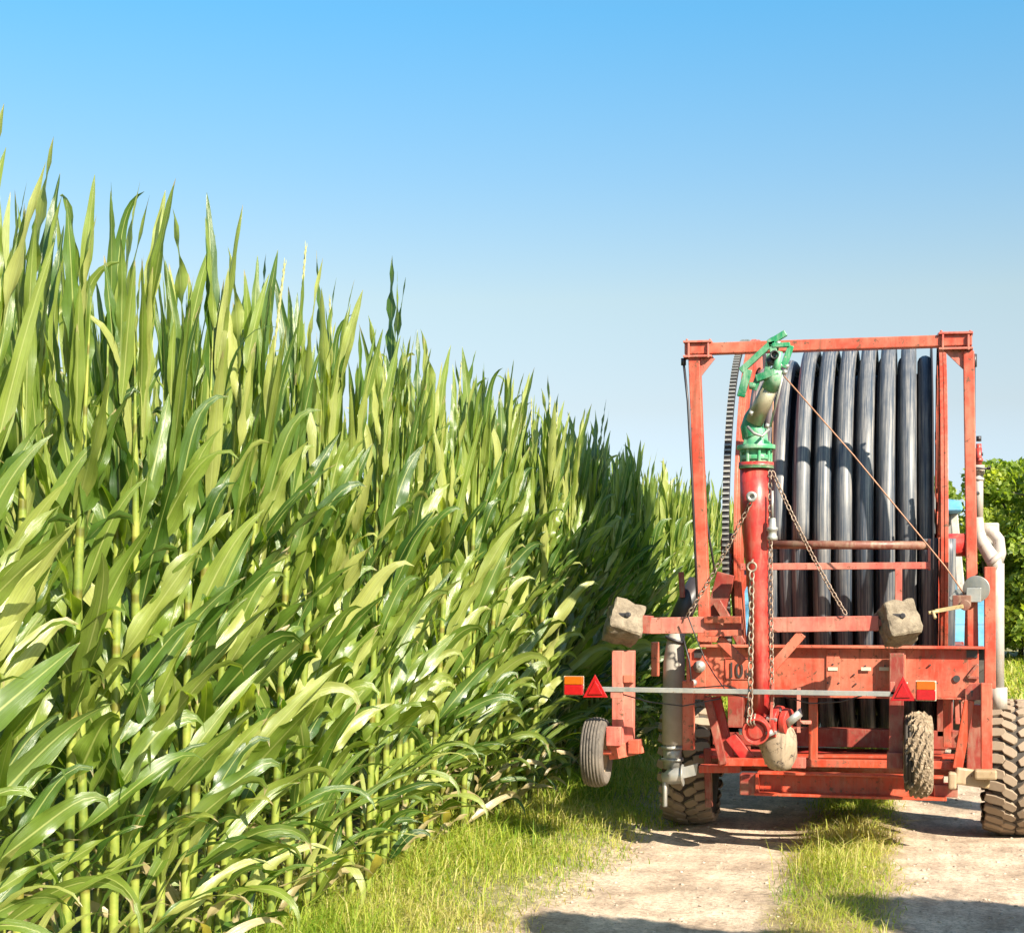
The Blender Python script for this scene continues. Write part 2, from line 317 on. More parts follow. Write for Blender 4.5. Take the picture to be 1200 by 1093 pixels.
# ------------------------------------------------------------------ foliage materials
def leafy(name, ramp_stops, trans, rough=.45, rib=False, spec=.5, tmix=.4):
    m, nt, bs = new_mat(name)
    a = N(nt, 'ShaderNodeAttribute', attribute_name='rnd'); oi = N(nt, 'ShaderNodeObjectInfo')
    ad = N(nt, 'ShaderNodeMath', operation='MULTIPLY_ADD'); nt.links.new(oi.outputs['Random'], ad.inputs[0]); ad.inputs[1].default_value = .25; nt.links.new(a.outputs['Fac'], ad.inputs[2])
    r = ramp(nt, ramp_stops, ad.outputs[0]); c = r.outputs[0]
    if rib:
        uv = N(nt, 'ShaderNodeUVMap').outputs[0]; sp = N(nt, 'ShaderNodeSeparateXYZ'); nt.links.new(uv, sp.inputs[0])
        mp = N(nt, 'ShaderNodeMapping'); mp.inputs['Scale'].default_value = (34, 1.3, 1); nt.links.new(uv, mp.inputs[0])
        nv = noise(nt, mp.outputs[0], 1.0, 3, .5); vr = ramp(nt, [(.32, (.76,)*3), (.68, (1.22,)*3)], nv); c = mix(nt, .8, c, vr.outputs[0], 'MULTIPLY')
        co = N(nt, 'ShaderNodeTexCoord').outputs['Object']; nb = noise(nt, co, 6, 4, .6); br = ramp(nt, [(.3, (.85,)*3), (.7, (1.15,)*3)], nb); c = mix(nt, 1, c, br.outputs[0], 'MULTIPLY')
        s = N(nt, 'ShaderNodeMath', operation='SUBTRACT'); nt.links.new(sp.outputs[0], s.inputs[0]); s.inputs[1].default_value = .5
        b = N(nt, 'ShaderNodeMath', operation='ABSOLUTE'); nt.links.new(s.outputs[0], b.inputs[0])
        rb = ramp(nt, [(.018, (.8,)*3), (.05, (0,)*3)], b.outputs[0]); c = mix(nt, rb.outputs[0], c, (.32, .35, .12))
        dr = N(nt, 'ShaderNodeAttribute', attribute_name='dry'); nd = noise(nt, co, 14, 5, .7)
        dm = N(nt, 'ShaderNodeMath', operation='MULTIPLY_ADD'); nt.links.new(nd, dm.inputs[0]); dm.inputs[1].default_value = .9; nt.links.new(dr.outputs['Fac'], dm.inputs[2])
        dd = ramp(nt, [(.92, (0,)*3), (1.15 if False else 1.0, (1,)*3)], dm.outputs[0]); c = mix(nt, dd.outputs[0], c, (.33, .27, .14))
        bump(nt, nv, bs, .45, .004)
    nt.links.new(c, bs.inputs['Base Color']); bs.inputs['Roughness'].default_value = rough
    bs.inputs['Specular IOR Level'].default_value = spec
    tr = N(nt, 'ShaderNodeBsdfTranslucent'); tc = mix(nt, 1, c, trans, 'MULTIPLY'); nt.links.new(tc, tr.inputs[0])
    mx = N(nt, 'ShaderNodeMixShader'); mx.inputs[0].default_value = tmix
    out = nt.nodes['Material Output']; nt.links.new(bs.outputs[0], mx.inputs[1]); nt.links.new(tr.outputs[0], mx.inputs[2]); nt.links.new(mx.outputs[0], out.inputs[0])
    return m
M['corn_leaf'] = leafy('maize_leaf', [(.0, (.022, .060, .010)), (.35, (.062, .122, .016)), (.7, (.165, .220, .034)), (1.0, (.31, .33, .10))], (2.5, 2.6, .6), .31, True, .75, .32)
def stalk_mat():
    m, nt, bs = new_mat('maize_stalk'); co = N(nt, 'ShaderNodeTexCoord').outputs['Object']
    n = noise(nt, co, 9, 6, .6); r = ramp(nt, [(.35, (.09, .14, .02)), (.5, (.18, .225, .032)), (.65, (.28, .29, .055))], n)
    w = N(nt, 'ShaderNodeTexWave', bands_direction='Z'); w.inputs['Scale'].default_value = 1.55; w.inputs['Distortion'].default_value = .4; nt.links.new(co, w.inputs[0])
    wr = ramp(nt, [(.90, (1,)*3), (.98, (.62, .5, .4))], w.outputs[0]); c = mix(nt, 1, r.outputs[0], wr.outputs[0], 'MULTIPLY')
    nt.links.new(c, bs.inputs['Base Color']); bs.inputs['Roughness'].default_value = .5; bump(nt, n, bs, .2, .004); return m
M['corn_stalk'] = stalk_mat()
M['tassel'] = plain('maize_tassel', (.30, .30, .12), .7, 0, .2, 30)
M['grass'] = leafy('grass_blade', [(0, (.065, .15, .010)), (.4, (.16, .26, .018)), (.7, (.33, .36, .05)), (1.0, (.48, .42, .18))], (2.0, 1.9, .8), .6, False, .3, .4)
M['tree_leaf'] = leafy('broad_leaf', [(0, (.05, .10, .012)), (.45, (.15, .22, .028)), (1.0, (.33, .37, .06))], (2.1, 2.1, .7), .45, False, .5, .45)
M['bark'] = plain('grey_brown_bark', (.105, .08, .058), .9, 0, .4, 12, .8, .02)

# ------------------------------------------------------------------ maize
def leaf_arrays(r, base, az, th0, L, W, droop, pw, roll, twist, sweep, n, m, wave, rnd, dry):
    """a strap leaf: centre line from base, azimuth az, elevation th0 falling by droop"""
    s = np.linspace(0, 1, n+1); th = th0-droop*s**pw; a = az+sweep*s**2
    d = np.stack([np.cos(th)*np.cos(a), np.cos(th)*np.sin(a), np.sin(th)], -1)
    P = np.vstack([[0, 0, 0], np.cumsum((d[1:]+d[:-1])/2*(L/n), 0)])+base
    side = np.stack([-np.sin(a), np.cos(a), 0*a], -1); nr = np.cross(d, side)
    ro = roll*np.clip(s*3.5, 0, 1)+twist*s; cr = np.cos(ro)[:, None]; sr = np.sin(ro)[:, None]
    q = side*cr+nr*sr; nn = nr*cr-side*sr
    w = W*np.minimum(.20+2.3*s, 1)*(1-s**2.3)**.85*(1-.12*s)+.0012
    x = np.linspace(-1, 1, m+1); ph = r.random()*6.28
    fold = .30*np.abs(x)[None, :]*w[:, None]*(1-.3*s[:, None])
    rip = wave*w[:, None]*(x[None, :]**2)*np.sin(s[:, None]*(15+6*r.random())+ph+np.sign(x)[None, :]*1.1)
    V = P[:, None]+q[:, None]*(x[None, :, None]*w[:, None, None]*.5)-nn[:, None]*((-fold*.5+rip*.5)[..., None])
    uv = np.stack([np.broadcast_to((x+1)/2, (n+1, m+1)), np.broadcast_to(s[:, None]*L*3, (n+1, m+1))], -1)
    i = np.arange(m)[None, :]+np.arange(n)[:, None]*(m+1); Fq = np.stack([i, i+1, i+m+2, i+m+1], -1).reshape(-1, 4)
    dv = np.broadcast_to(dry+.36*(s[:, None]**12)+.10*np.abs(x)[None, :]**3, (n+1, m+1))
    return V.reshape(-1, 3), Fq, uv.reshape(-1, 2), np.full((n+1)*(m+1), rnd), dv.reshape(-1)
def join(parts):
    Vs, Fs, Us, Rs, Ds = [], [], [], [], []; k = 0
    for V, Fq, U, r_, d_ in parts: Vs.append(V); Fs.append(Fq+k); Us.append(U); Rs.append(r_); Ds.append(d_); k += len(V)
    return np.vstack(Vs), np.vstack(Fs), np.vstack(Us), np.concatenate(Rs), np.concatenate(Ds)
def corn_arrays(seed, n, m, tall=False):
    r = np.random.default_rng(seed); parts = []
    H = float(np.clip(2.43+.09*r.standard_normal(), 2.25, 2.6)); nl = 32
    for k in range(nl):
        t = k/(nl-1); z = .07+(H-.07)*t
        front = (k % 2 == 0) or r.random() < .2; az = (R(25) if front else R(205))+r.normal(0, R(42))
        if t > .77:   # the upright spear-like whorl
            az = r.random()*6.283; th0 = R(r.uniform(80, 89)); L = r.uniform(.45, .80)*(1.0-.2*(t-.77)/.23); droop = R(2+10*r.random()**2); pw = 2; W = r.uniform(.042, .074); roll = r.uniform(-2.5, 2.5); tw = r.uniform(-.5, .5)
            if r.random() < .10: droop = R(r.uniform(60, 120)); pw = 5
        elif t > .22:
            q = (t-.22)/.55; th0 = R(46+31*q+9*r.standard_normal()); L = r.uniform(.38, .70); droop = R(r.uniform(0, 40)); pw = r.uniform(2, 4); W = r.uniform(.066, .110)
            if r.random() < .62-.3*q: droop = R(r.uniform(80, 190)); pw = r.uniform(4, 10)
            roll = r.choice([-1, 1], p=[.4, .6])*R(r.uniform(15, 100)); tw = r.uniform(-1.2, 1.2)
        else:
            th0 = R(46+15*r.standard_normal()); L = .34+.4*t+.22*r.random(); droop = R(r.uniform(25, 140)); pw = r.uniform(1.5, 5); W = r.uniform(.038, .066); roll = r.normal(.3, .8); tw = r.uniform(-1.5, 1.5)
        dry = .10 + .42*max(0, .18-t)/.18*r.random() + (.16 if r.random() < .25 else 0) + (.7 if t < .10 and r.random() < .22 else 0)
        parts.append(leaf_arrays(r, np.array([.012*math.cos(az), .012*math.sin(az), z]), az, th0, L, W, droop, pw, roll, tw, r.normal(0, .3), n, m, .2+.6*r.random()**2, np.clip(r.normal(.36+.14*t, .26), 0, 1), dry))
    return join(parts), H
def stalk_arrays(H, seed, k=7):
    r = np.random.default_rng(seed+99); zs = np.linspace(-.05, H, 12); bend = r.normal(0, .02, 2)
    P = np.stack([bend[0]*(zs/H)**2, bend[1]*(zs/H)**2, zs], -1); rad = .0195-.007*zs/H; rad[1::2] *= 1.12; rad[-3:] *= [.6, .35, .12]
    a = np.arange(k)*2*np.pi/k; V = P[:, None]+np.stack([np.cos(a), np.sin(a), 0*a], -1)[None]*rad[:, None, None]
    i = np.arange(11)[:, None]*k; j = np.arange(k)[None]; Fq = np.stack([i+j, i+(j+1) % k, i+k+(j+1) % k, i+k+j], -1).reshape(-1, 4)
    return V.reshape(-1, 3), Fq
def tassel_mesh(H, seed):
    r = random.Random(seed); mb = MB(); top = H+.50+.08*r.random(); lean = Vector((r.uniform(-.03, .03), r.uniform(-.03, .03), 0))
    mb.tube([(0, 0, H-.05), Vector((0, 0, H+.3))+lean*.5, Vector((0, 0, top))+lean], [.006, .005, .0035], 5)
    for k in range(44):
        t = .35+.65*k/44; a = k*2.4; p = Vector((0, 0, H+(top-H)*t))+lean*t
        mb.tube([p, p+Vector((math.cos(a)*.005, math.sin(a)*.005, .018)), p+Vector((math.cos(a)*.004, math.sin(a)*.004, .034))], [.0012, .0018, .0006], 4)
    me = mb.build('tassel', M['tassel']); d = me.data; bpy.data.objects.remove(me); return d
NV = 22
corn_protos = []
for k in range(NV):
    (V, Fq, U, ra, dr), H = corn_arrays(100+k, 13, 4)
    fol = arrmesh('foliage', V, Fq, M['corn_leaf'], True, U, {'rnd': ra, 'dry': dr})
    sv, sf = stalk_arrays(H, k); st = arrmesh('stalk', sv, sf, M['corn_stalk'], True)
    corn_protos.append((fol, st, tassel_mesh(H, k), H))
def corn_plant(x, y, k, rz, s, lean, label, tas):
    t = empty('maize_plant', (x, y, float(gz(x, y))), label, 'maize plant', 'tall maize plants in rows along the left of the track')
    t.rotation_euler = (lean[0], lean[1], rz); t.scale = (s, s, s)
    fol, st, ta, H = corn_protos[k]
    link('stalk', st, parent=t); link('foliage', fol, parent=t)
    if tas: link('tassel', ta, parent=t)
spots = []
for row, (X0, Y0, Y1) in enumerate([(-2.74, 3.4, 30), (-3.30, 4.2, 26.6)]):
    y = Y0
    while y < Y1: spots.append((X0+random.gauss(0, .04), y, row)); y += .163*random.uniform(.75, 1.25)
spots.sort(key=lambda p: math.hypot(p[0], p[1])); near, rest = spots[:298], spots[298:]
for i, (x, y, row) in enumerate(near):
    tas = random.random() < .08
    lab = ('tall green maize plant with a pale tassel spike in the rows left of the track' if tas else 'tall green maize plant with arching leaves in the dense rows left of the track')
    corn_plant(x, y, random.randrange(NV), random.gauss(0, .30), random.uniform(.95, 1.045), (random.gauss(0, .025), random.gauss(0.02, .03)), lab, tas)
# the field beyond, too many to count
def field():
    lows = []
    for k in range(8):
        (V, Fq, U, ra, dr), H = corn_arrays(300+k, 7, 2); sv, sf = stalk_arrays(H, k, 4)
        lows.append((V, Fq, U, ra, dr))
    pos = [(x, y) for x, y, _ in rest]
    for X0, Y0, Y1, st in [(-2.74, 30, 62, .2), (-3.30, 27, 62, .24), (-3.95, 5.0, 60, .19), (-4.6, 6, 50, .24), (-5.3, 8, 40, .35), (-6.0, 9, 30, .4)]:
        y = Y0
        while y < Y1: pos.append((X0+random.gauss(0, .05), y)); y += st*random.uniform(.7, 1.3)
    parts = []
    for x, y in pos:
        V, Fq, U, ra, dr = lows[random.randrange(8)]; a = random.gauss(0, .3); s = random.uniform(.95, 1.05)
        c, q = math.cos(a), math.sin(a); Rm = np.array([[c, -q, 0], [q, c, 0], [0, 0, 1]])*s
        parts.append((V@Rm.T+np.array([x, y, float(gz(x, y))]), Fq, U, np.clip(ra+random.gauss(0, .1), 0, 1), dr))
    V, Fq, U, ra, dr = join(parts)
    return arrmesh('maize_field', V, Fq, M['corn_leaf'], True, U, {'rnd': ra, 'dry': dr})
tag(link('maize_field', field()), 'dense mass of green maize behind the first rows and far along the track', 'maize', kind='stuff')

# ------------------------------------------------------------------ grass
def blades(X, Y, h, lean, rnd, wd, dryb):
    n = len(X); a = rng.random(n)*6.283; d = np.stack([np.cos(a), np.sin(a), 0*a], -1); pr = np.stack([-np.sin(a+.4), np.cos(a+.4), 0*a], -1)
    P0 = np.stack([X, Y, gz(X, Y)-.01], -1); up = np.array([0, 0, 1.])
    P1 = P0+up*(h*.55)[:, None]+d*(h*lean*.25)[:, None]; P2 = P0+up*(h*(1-.22*lean))[:, None]+d*(h*lean*1.1)[:, None]
    w = wd[:, None]*pr
    V = np.stack([P0-w, P0+w, P1-w*.8, P1+w*.8, P2-w*.12, P2+w*.12], 1).reshape(-1, 3)
    b = (np.arange(n)*6)[:, None]; Fq = np.concatenate([b+np.array([[0, 1, 3, 2]]), b+np.array([[2, 3, 5, 4]])], 0)
    return V, Fq, np.repeat(np.clip(rnd, 0, 1), 6)
def grass():
    Xs, Ys, hs, ls, rs, ws = [], [], [], [], [], []
    def put(n, fx, fy, keep, h0, h1, dry=0.0, w=.0022):
        X = fx(n); Y = fy(n); k = keep(X, Y) > rng.random(n); X, Y = X[k], Y[k]; m = len(X)
        cl = .5+.5*sn(X, Y, 3.1, 4); Xs.append(X); Ys.append(Y); hs.append((h0+(h1-h0)*rng.random(m)**2)*(.6+.6*cl)); ls.append(rng.uniform(.1, 1.9, m))
        rs.append(rng.normal(.42+dry+.22*sn(X, Y, 1.7, 9), .2, m)); ws.append(w*rng.uniform(.7, 1.5, m)*np.clip(Y/9, .8, 3))
    verge = lambda X, Y: np.clip((edgeL(Y)+.18+.12*sn(X, Y, 5, 7)-X)/.5+.1*sn(X, Y, 9), 0, 1)**1.5*(.62+.38*sn(X, Y, 2.3, 1))
    put(90000, lambda n: rng.uniform(-3.2, -1.35, n), lambda n: 5.5+10.5*rng.random(n)**1.35, verge, .025, .13, .02)
    put(30000, lambda n: rng.uniform(-3.1, -1.2, n), lambda n: 5.5+9*rng.random(n)**1.3, lambda X, Y: np.clip((edgeL(Y)+.35-X)/.5, 0, 1)*.9, .012, .04, .45)
    put(9000, lambda n: rng.normal(-2.6, .25, n), lambda n: 5.5+9*rng.random(n), lambda X, Y: 0*X+.9, .08, .26, 0, .003)
    strip = lambda X, Y: np.clip(1.25-((np.abs(X+.38+.05*sn(Y, Y, 1.3))/.33)**2), 0, 1)*(.75+.25*sn(X, Y, 2.9, 3))
    put(42000, lambda n: rng.normal(-.38, .2, n), lambda n: 5.6+9*rng.random(n)**1.2, strip, .03, .125, .12)
    put(14000, lambda n: rng.normal(-.38, .27, n), lambda n: 5.6+9*rng.random(n)**1.2, lambda X, Y: 0*X+.8, .01, .035, .5)
    put(900, lambda n: rng.normal(-.40, .16, n), lambda n: 8.6+1.8*rng.random(n), strip, .12, .24, .25)
    put(9000, lambda n: rng.uniform(-3, -1.6, n), lambda n: 15+20*rng.random(n), lambda X, Y: 0*X+.9, .1, .25, 0, .004)
    put(5000, lambda n: rng.uniform(-.7, -.05, n), lambda n: 14+22*rng.random(n), lambda X, Y: 0*X+.9, .08, .2, 0, .004)
    put(22000, lambda n: rng.uniform(1.1, 5, n), lambda n: 6+36*rng.random(n), lambda X, Y: np.clip((X-edgeR(Y)+.1)/.3, 0, 1), .08, .26, .06, .0045)
    put(2500, lambda n: rng.uniform(-1.7, 1.2, n), lambda n: 5.6+10*rng.random(n), lambda X, Y: np.clip(1.6*sn(X, Y, 4.1, 6)-.75, 0, 1), .02, .06, .3)
    put(9000, lambda n: rng.uniform(-3.1, -1.7, n), lambda n: 6+8*rng.random(n), lambda X, Y: np.clip(1.8*sn(X, Y, 2.7, 11)-.5, 0, 1), .05, .16, .45)
    X, Y, h, l, r_, w = map(np.concatenate, (Xs, Ys, hs, ls, rs, ws))
    V, Fq, ra = blades(X, Y, h, l, r_, w, None)
    return arrmesh('grass', V, Fq, M['grass'], True, None, {'rnd': ra})
tag(link('grass', grass()), 'short sunlit grass on the verge and down the middle of the track', 'grass', kind='stuff')

# ------------------------------------------------------------------ trees
def tree(x, y, h, rad, base, label, seed, nleaf=9000, ls=.10, group='bushy trees behind the meadow', trunks=3, name='broadleaf_tree', dens=1.0):
    r = np.random.default_rng(seed); t = empty(name, (x, y, float(gz(x, y))), label, 'tree', group)
    mb = MB(); cl = []
    o = Vector((x, y, float(gz(x, y))))
    for k in range(trunks):
        a = 6.28*k/trunks+r.random(); b = Vector((math.cos(a), math.sin(a), 0))*(.12*trunks*.5)
        top = o+Vector((math.cos(a)*rad*.35, math.sin(a)*rad*.35, h*.75)); p = [o+b-Vector((0, 0, .1)), o+b+Vector((r.normal(0, .1), r.normal(0, .1), h*.35)), top]
        mb.tube(p, [.022*h/trunks**.4, .015*h/trunks**.4, .006*h], 8)
        for j in range(5):
            f = .35+.12*j; s = p[1].lerp(top, (f-.35)/.5); aa = r.random()*6.28; e = s+Vector((math.cos(aa)*rad*.6, math.sin(aa)*rad*.6, h*.14)); mb.tube([s, s.lerp(e, .5)+Vector((0, 0, .05*h)), e], [.007*h, .005*h, .002*h], 5)
    for k in range(int(34*dens)):   # leaf clumps through an uneven volume
        a = r.random()*6.28; u = r.random()**.5; zz = base+(h-base)*r.random()**.85; f = math.sin(math.pi*min(.97, max(.12, (zz-base)/(h-base)*.8+.2)))**.6
        cl.append((math.cos(a)*u*rad*f*.9, math.sin(a)*u*rad*f*.9, zz*.93, rad*(.22+.2*r.random())))
    cl = np.array(cl); idx = r.integers(0, len(cl), nleaf); dv = r.standard_normal((nleaf, 3)); dv /= np.linalg.norm(dv, axis=1)[:, None]
    C = cl[idx, :3]+dv*(cl[idx, 3]*(.35+.75*r.random(nleaf)**.5))[:, None]*np.array([1, 1, .8]); C = C[C[:, 2] > base*.6]; n = len(C)
    a1 = r.standard_normal((n, 3)); a1 /= np.linalg.norm(a1, axis=1)[:, None]; a2 = np.cross(a1, r.standard_normal((n, 3))); a2 /= np.linalg.norm(a2, axis=1)[:, None]
    s = (ls*(.6+.8*r.random(n)))[:, None]; V = np.stack([C-a1*s, C+a2*s*.5, C+a1*s, C-a2*s*.5], 1).reshape(-1, 3); Fq = np.arange(n*4).reshape(-1, 4)
    cr = (r.random(len(cl))*.7)[idx][:n]; ra = np.repeat(np.clip(cr+.25*r.random(n), 0, 1), 4)
    link('crown', arrmesh('crown', V, Fq, M['tree_leaf'], False, None, {'rnd': ra}), parent=t)
    mb.build('trunk', M['bark'], t)
    return t
# wood edge beyond the meadow, right of the reel
tl = [(1.9, 40.5, 4.7, 1.5, 'slim light green bushy tree showing just left of the grey standpipe', 2),
      (3.6, 39.5, 5.1, 1.9, 'dense bright green bushy tree filling the right edge of the photo', 3),
      (5.6, 42.0, 5.0, 2.0, 'green bushy tree at the right edge, behind the brighter tree', 2),
      (.3, 42.5, 4.6, 1.6, 'dark green bushy tree seen in the gap behind the tractor roof', 2),
      (-1.6, 45, 4.5, 1.7, 'green bushy tree hidden behind the hose reel', 2),
      (2.8, 43.0, 4.9, 1.9, 'green bushy tree behind the standpipe', 3),
      (4.6, 44.5, 5.2, 2.0, 'bushy tree at the right edge behind the others', 3),
      (8.6, 42, 5.5, 2.2, 'bushy tree at the far right end of the wood edge', 2)]
for i, (x, y, h, rd, lab, tr) in enumerate(tl): tree(x, y, h, rd, .3, lab, 40+i, 15000, .085, trunks=tr, dens=1.35)
# roadside trees outside the frame on the right; they shade the foreground and part of the maize
OFF = 'roadside trees right of the camera'
tree(2.5, 4.05, 3.9, .6, 2.0, 'slender young roadside tree nearest the track', 64, 12000, .045, OFF, 1)
tree(4.45, 4.4, 4.3, .9, 1.1, 'young roadside tree beside the camera, second from the track', 60, 20000, .048, OFF, 1)
tree(6.6, 3.8, 4.25, 1.6, 1.2, 'fuller roadside tree third from the track', 61, 22000, .05, OFF, 1)
tree(9.0, 4.0, 4.6, 1.7, 1.2, 'roadside tree farthest from the track', 62, 20000, .05, OFF, 1)
tree(4.6, 8.7, 11.2, 1.3, 8.4, 'tall roadside tree with a high crown', 63, 30000, .13, OFF, 1, dens=1.8)

# ------------------------------------------------------------------ hose reel irrigator
Yf = 10.1
irr = empty('hose_reel_irrigator', (-.5, 11.3, 0), 'red hose reel irrigator with thick grey hose wound on its drum, parked on the track', 'irrigation machine')
def chain(mb, p0, p1, sag=0, L=.042, w=.013, r=.0038):
    p0 = Vector(p0); p1 = Vector(p1); d = p1-p0; n = max(2, int(d.length*(1+sag)/(L*.78))); pts = []
    for i in range(n+1):
        t = i/n; pts.append(p0+d*t+Vector((0, 0, -sag*d.length*4*t*(1-t))))
    for i in range(n):
        c = (pts[i]+pts[i+1])/2; dd = (pts[i+1]-pts[i]).normalized(); u = dd.orthogonal().normalized(); q = dd.cross(u)
        if i % 2: u, q = q, u
        ring = [c+dd*(math.cos(a)*L*.5)+u*(math.sin(a)*w) for a in [2*math.pi*k/8 for k in range(8)]]
        mb.tube(ring, r, 5, False, True)
    return mb
# gantry
b = MB(); b.bar(at(803, 410, Yf), at(1139, 399, Yf), .08, px(13)); b.build('top_beam', M['paint'], irr, .006)
for side, (u0, v0, u1, v1, w) in enumerate([(814, 418, 827, 758, 13.5), (1135, 412, 1140, 762, 12)]):
    b = MB(); b.bar(at(u0, v0, Yf), at(u1, v1, Yf), .08, px(w))
    b.build('gantry_post', M['paint'], irr, .005)
for (ua, ub, vt, vb) in ((803, 834, 402, 419), (1101, 1139, 392, 410)):   # corner plates and gussets
    b = MB()
    b.bar(at(ua-1, vt, Yf), at(ub+1, vt-.8, Yf), .12, px(2.5)); b.bar(at(ua-1, vb, Yf), at(ub+1, vb-.8, Yf), .12, px(2.5))
    for u in (ua+4, ub-4): b.bar(at(u, vt, Yf-.055), at(u, vb, Yf-.055), .012, px(2.2))
    for u in (ua+2, ub-2):
        p = at(u, vt-1, Yf-.04); b.cyl(p, p+Vector((0, 0, .02)), .008, 6, False)
    b.plate([at(821, 420, Yf-.02), at(838, 420, Yf-.02), at(820, 443, Yf-.02)] if ua < 900 else [at(1106, 411, Yf-.02), at(1130, 410, Yf-.02), at(1130, 434, Yf-.02)], .012)
    b.build('corner_bracket', M['paint_pink'], irr, .002)
b = MB(); b.tube([at(801, 424, Yf), at(806, 470, Yf-.05), at(811, 560, Yf-.05), at(817, 700, Yf-.05)], .008, 8); b.tube([at(801, 420, Yf), at(801, 428, Yf)], .016, 8)
b.build('hydraulic_line', M['dark'], irr); b = MB(); b.tube([at(1142, 415, Yf), at(1142, 430, Yf)], .014, 8); b.tube([at(1142, 425, Yf), at(1142, 520, Yf), at(1141, 560, Yf)], .006, 8)
b.build('hydraulic_line', M['dark'], irr); b = MB(); b.tube([at(821, 540, Yf+.1), at(828, 610, Yf+.1), at(838, 672, Yf+.1)], .007, 8); b.build('hydraulic_line', M['dark'], irr)
# reel: hose, drum, flanges
RC = Vector((0, 12.0, 1.915)); XL, XR = -1.09, .15
def hose_layer(x0, x1, n, Rm, r, a0=0):
    pts = []; seg = 84
    for i in range(n*seg+1):
        t = i/seg; k = int(t); fr = t-k
        x = x0+(x1-x0)*((k+min(1, max(0, (fr-.42)/.10)))/max(1, n)); a = a0+2*math.pi*t      # steps sideways at the back of the drum
        rr = Rm+.006*math.sin(a*3+k); pts.append(Vector((x, RC.y-math.cos(a)*rr, RC.z+math.sin(a)*rr)))
    return pts
b = MB(); b.tube(hose_layer(-.70, .105, 6, 1.397, .0), .052, 16); b.tube(hose_layer(-.85, .214, 8, 1.300, 0), .052, 12); b.tube(hose_layer(-1.03, -.80, 2, 1.25, 0), .056, 12)
b.build('hose', M['hose'], irr, label='thick dusty black hose wound in side by side turns')
b = MB(); b.lathe([(XL+.03, .45), (XL+.03, 1.0), (XL+.05, 1.22), (XR-.03, 1.22), (XR-.03, .45)], (0, RC.y, RC.z), (1, 0, 0), 64)
b.build('drum', M['dark'], irr)  # near black, not red: the shade between hose turns is put into its colour
def flange(x, mat, out):
    b = MB(); b.lathe([(x-.012, 1.30), (x-.012, 1.50), (x+.012, 1.50), (x+.012, 1.30)], (0, RC.y, RC.z), (1, 0, 0), 96, True, False)
    b.lathe([(x+out*.012, 1.475), (x+out*.035, 1.475), (x+out*.035, 1.505), (x+out*.012, 1.505)], (0, RC.y, RC.z), (1, 0, 0), 96, True, False)
    for k in range(14):
        a = 2*math.pi*(k+.5)/14; d = Vector((0, math.cos(a), math.sin(a))); c = Vector((x, RC.y, RC.z))
        b.bar(c+d*.12, c+d*1.42, .03, .085, (1, 0, 0))
    b.lathe([(x-.02, .10), (x-.02, .42), (x+.02, .42), (x+.02, .10)], (0, RC.y, RC.z), (1, 0, 0), 40, True, False)
    return b.build('reel_flange', mat, irr, .003)
flange(XL, M['paint'], -1); flange(XR+.03, M['paint'], 1)
b = MB(); b.lathe([(XR-.03, 1.12), (XR-.03, 1.47), (XR-.022, 1.47), (XR-.022, 1.12)], (0, RC.y, RC.z), (1, 0, 0), 72, True, False); b.build('hose_guard', M['dark'], irr)
b = MB(); b.lathe([(XL-.11, 1.462), (XL-.11, 1.492), (XL-.065, 1.492), (XL-.065, 1.462)], (0, RC.y, RC.z), (1, 0, 0), 96, True, False)
b.build('ring_gear', M['dark'], irr)
b = MB()
for k in range(250):
    a = 2*math.pi*k/250; d = Vector((0, math.cos(a), math.sin(a))); c = Vector((XL-.087, RC.y, RC.z))+d*1.498
    b.bar(c-Vector((.022, 0, 0)), c+Vector((.022, 0, 0)), .014, .012, d)
b.build('drive_chain', M['steel'], irr)
b = MB(); b.cyl((XL-.28, RC.y, RC.z), (.42, RC.y, RC.z), .082, 24); b.cyl((.20, RC.y, RC.z), (.22, RC.y, RC.z), .11, 24); b.build('reel_axle', M['paint_deep'], irr)
b = MB()   # bearing stands each side
for x in (XL-.22, .395):
    for dy in (-.75, .75): b.bar((x, RC.y+dy, 1.0), (x, RC.y, RC.z), .045, .07, (1, 0, 0))
    b.cyl((x-.03, RC.y, RC.z), (x+.03, RC.y, RC.z), .10, 20)
b.build('bearing_stand', M['paint_dark'], irr, .004)
# chassis
b = MB(); z0, z1 = at(985, 815, 10.0).z, at(985, 759, 10.0).z
p0 = at(827, 787, 10.0); p1 = at(1147, 787, 10.0); b.box(((p0.x+p1.x)/2, 10.02, (z0+z1)/2), (p1.x-p0.x, .04, z1-z0))
b.box(((p0.x+p1.x)/2, 10.005, z1+.008), (p1.x-p0.x+.06, .13, .016)); b.box(((p0.x+p1.x)/2, 10.03, z0-.006), (p1.x-p0.x, .10, .012))
b.box((at(976, 787, 9.99).x, 9.994, (z0+z1)/2), (px(15), .012, z1-z0-.01)); b.box((at(1056, 775, 9.99).x, 9.99, (z0+z1)/2), (px(10), .03, z1-z0-.01))
b.build('chassis_crossmember', M['paint'], irr, .003)
b = MB()
for x in (p0.x+.05, p1.x-.05): b.box((x, 11.9, 1.08), (.09, 3.7, .2))
b.box((-.45, 13.7, 1.08), (1.7, .1, .2)); b.box((-.45, 10.9, .62), (1.7, .12, .12))
for x in (-1.15, .2): b.box((x, 10.9, .82), (.1, .12, .36))
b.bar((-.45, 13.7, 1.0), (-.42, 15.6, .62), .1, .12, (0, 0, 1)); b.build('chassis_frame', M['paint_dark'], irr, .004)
b = MB(); b.cyl((-1.36, 10.9, .43), (.45, 10.9, .43), .05, 16); b.bar((-1.1, 10.9, .43), (-1.1, 10.9, .62), .1, .1); b.bar((.15, 10.9, .43), (.15, 10.9, .62), .1, .1); b.build('wheel_axle', M['paint_dark'], irr)
b = MB()   # left end bracket and pulleys
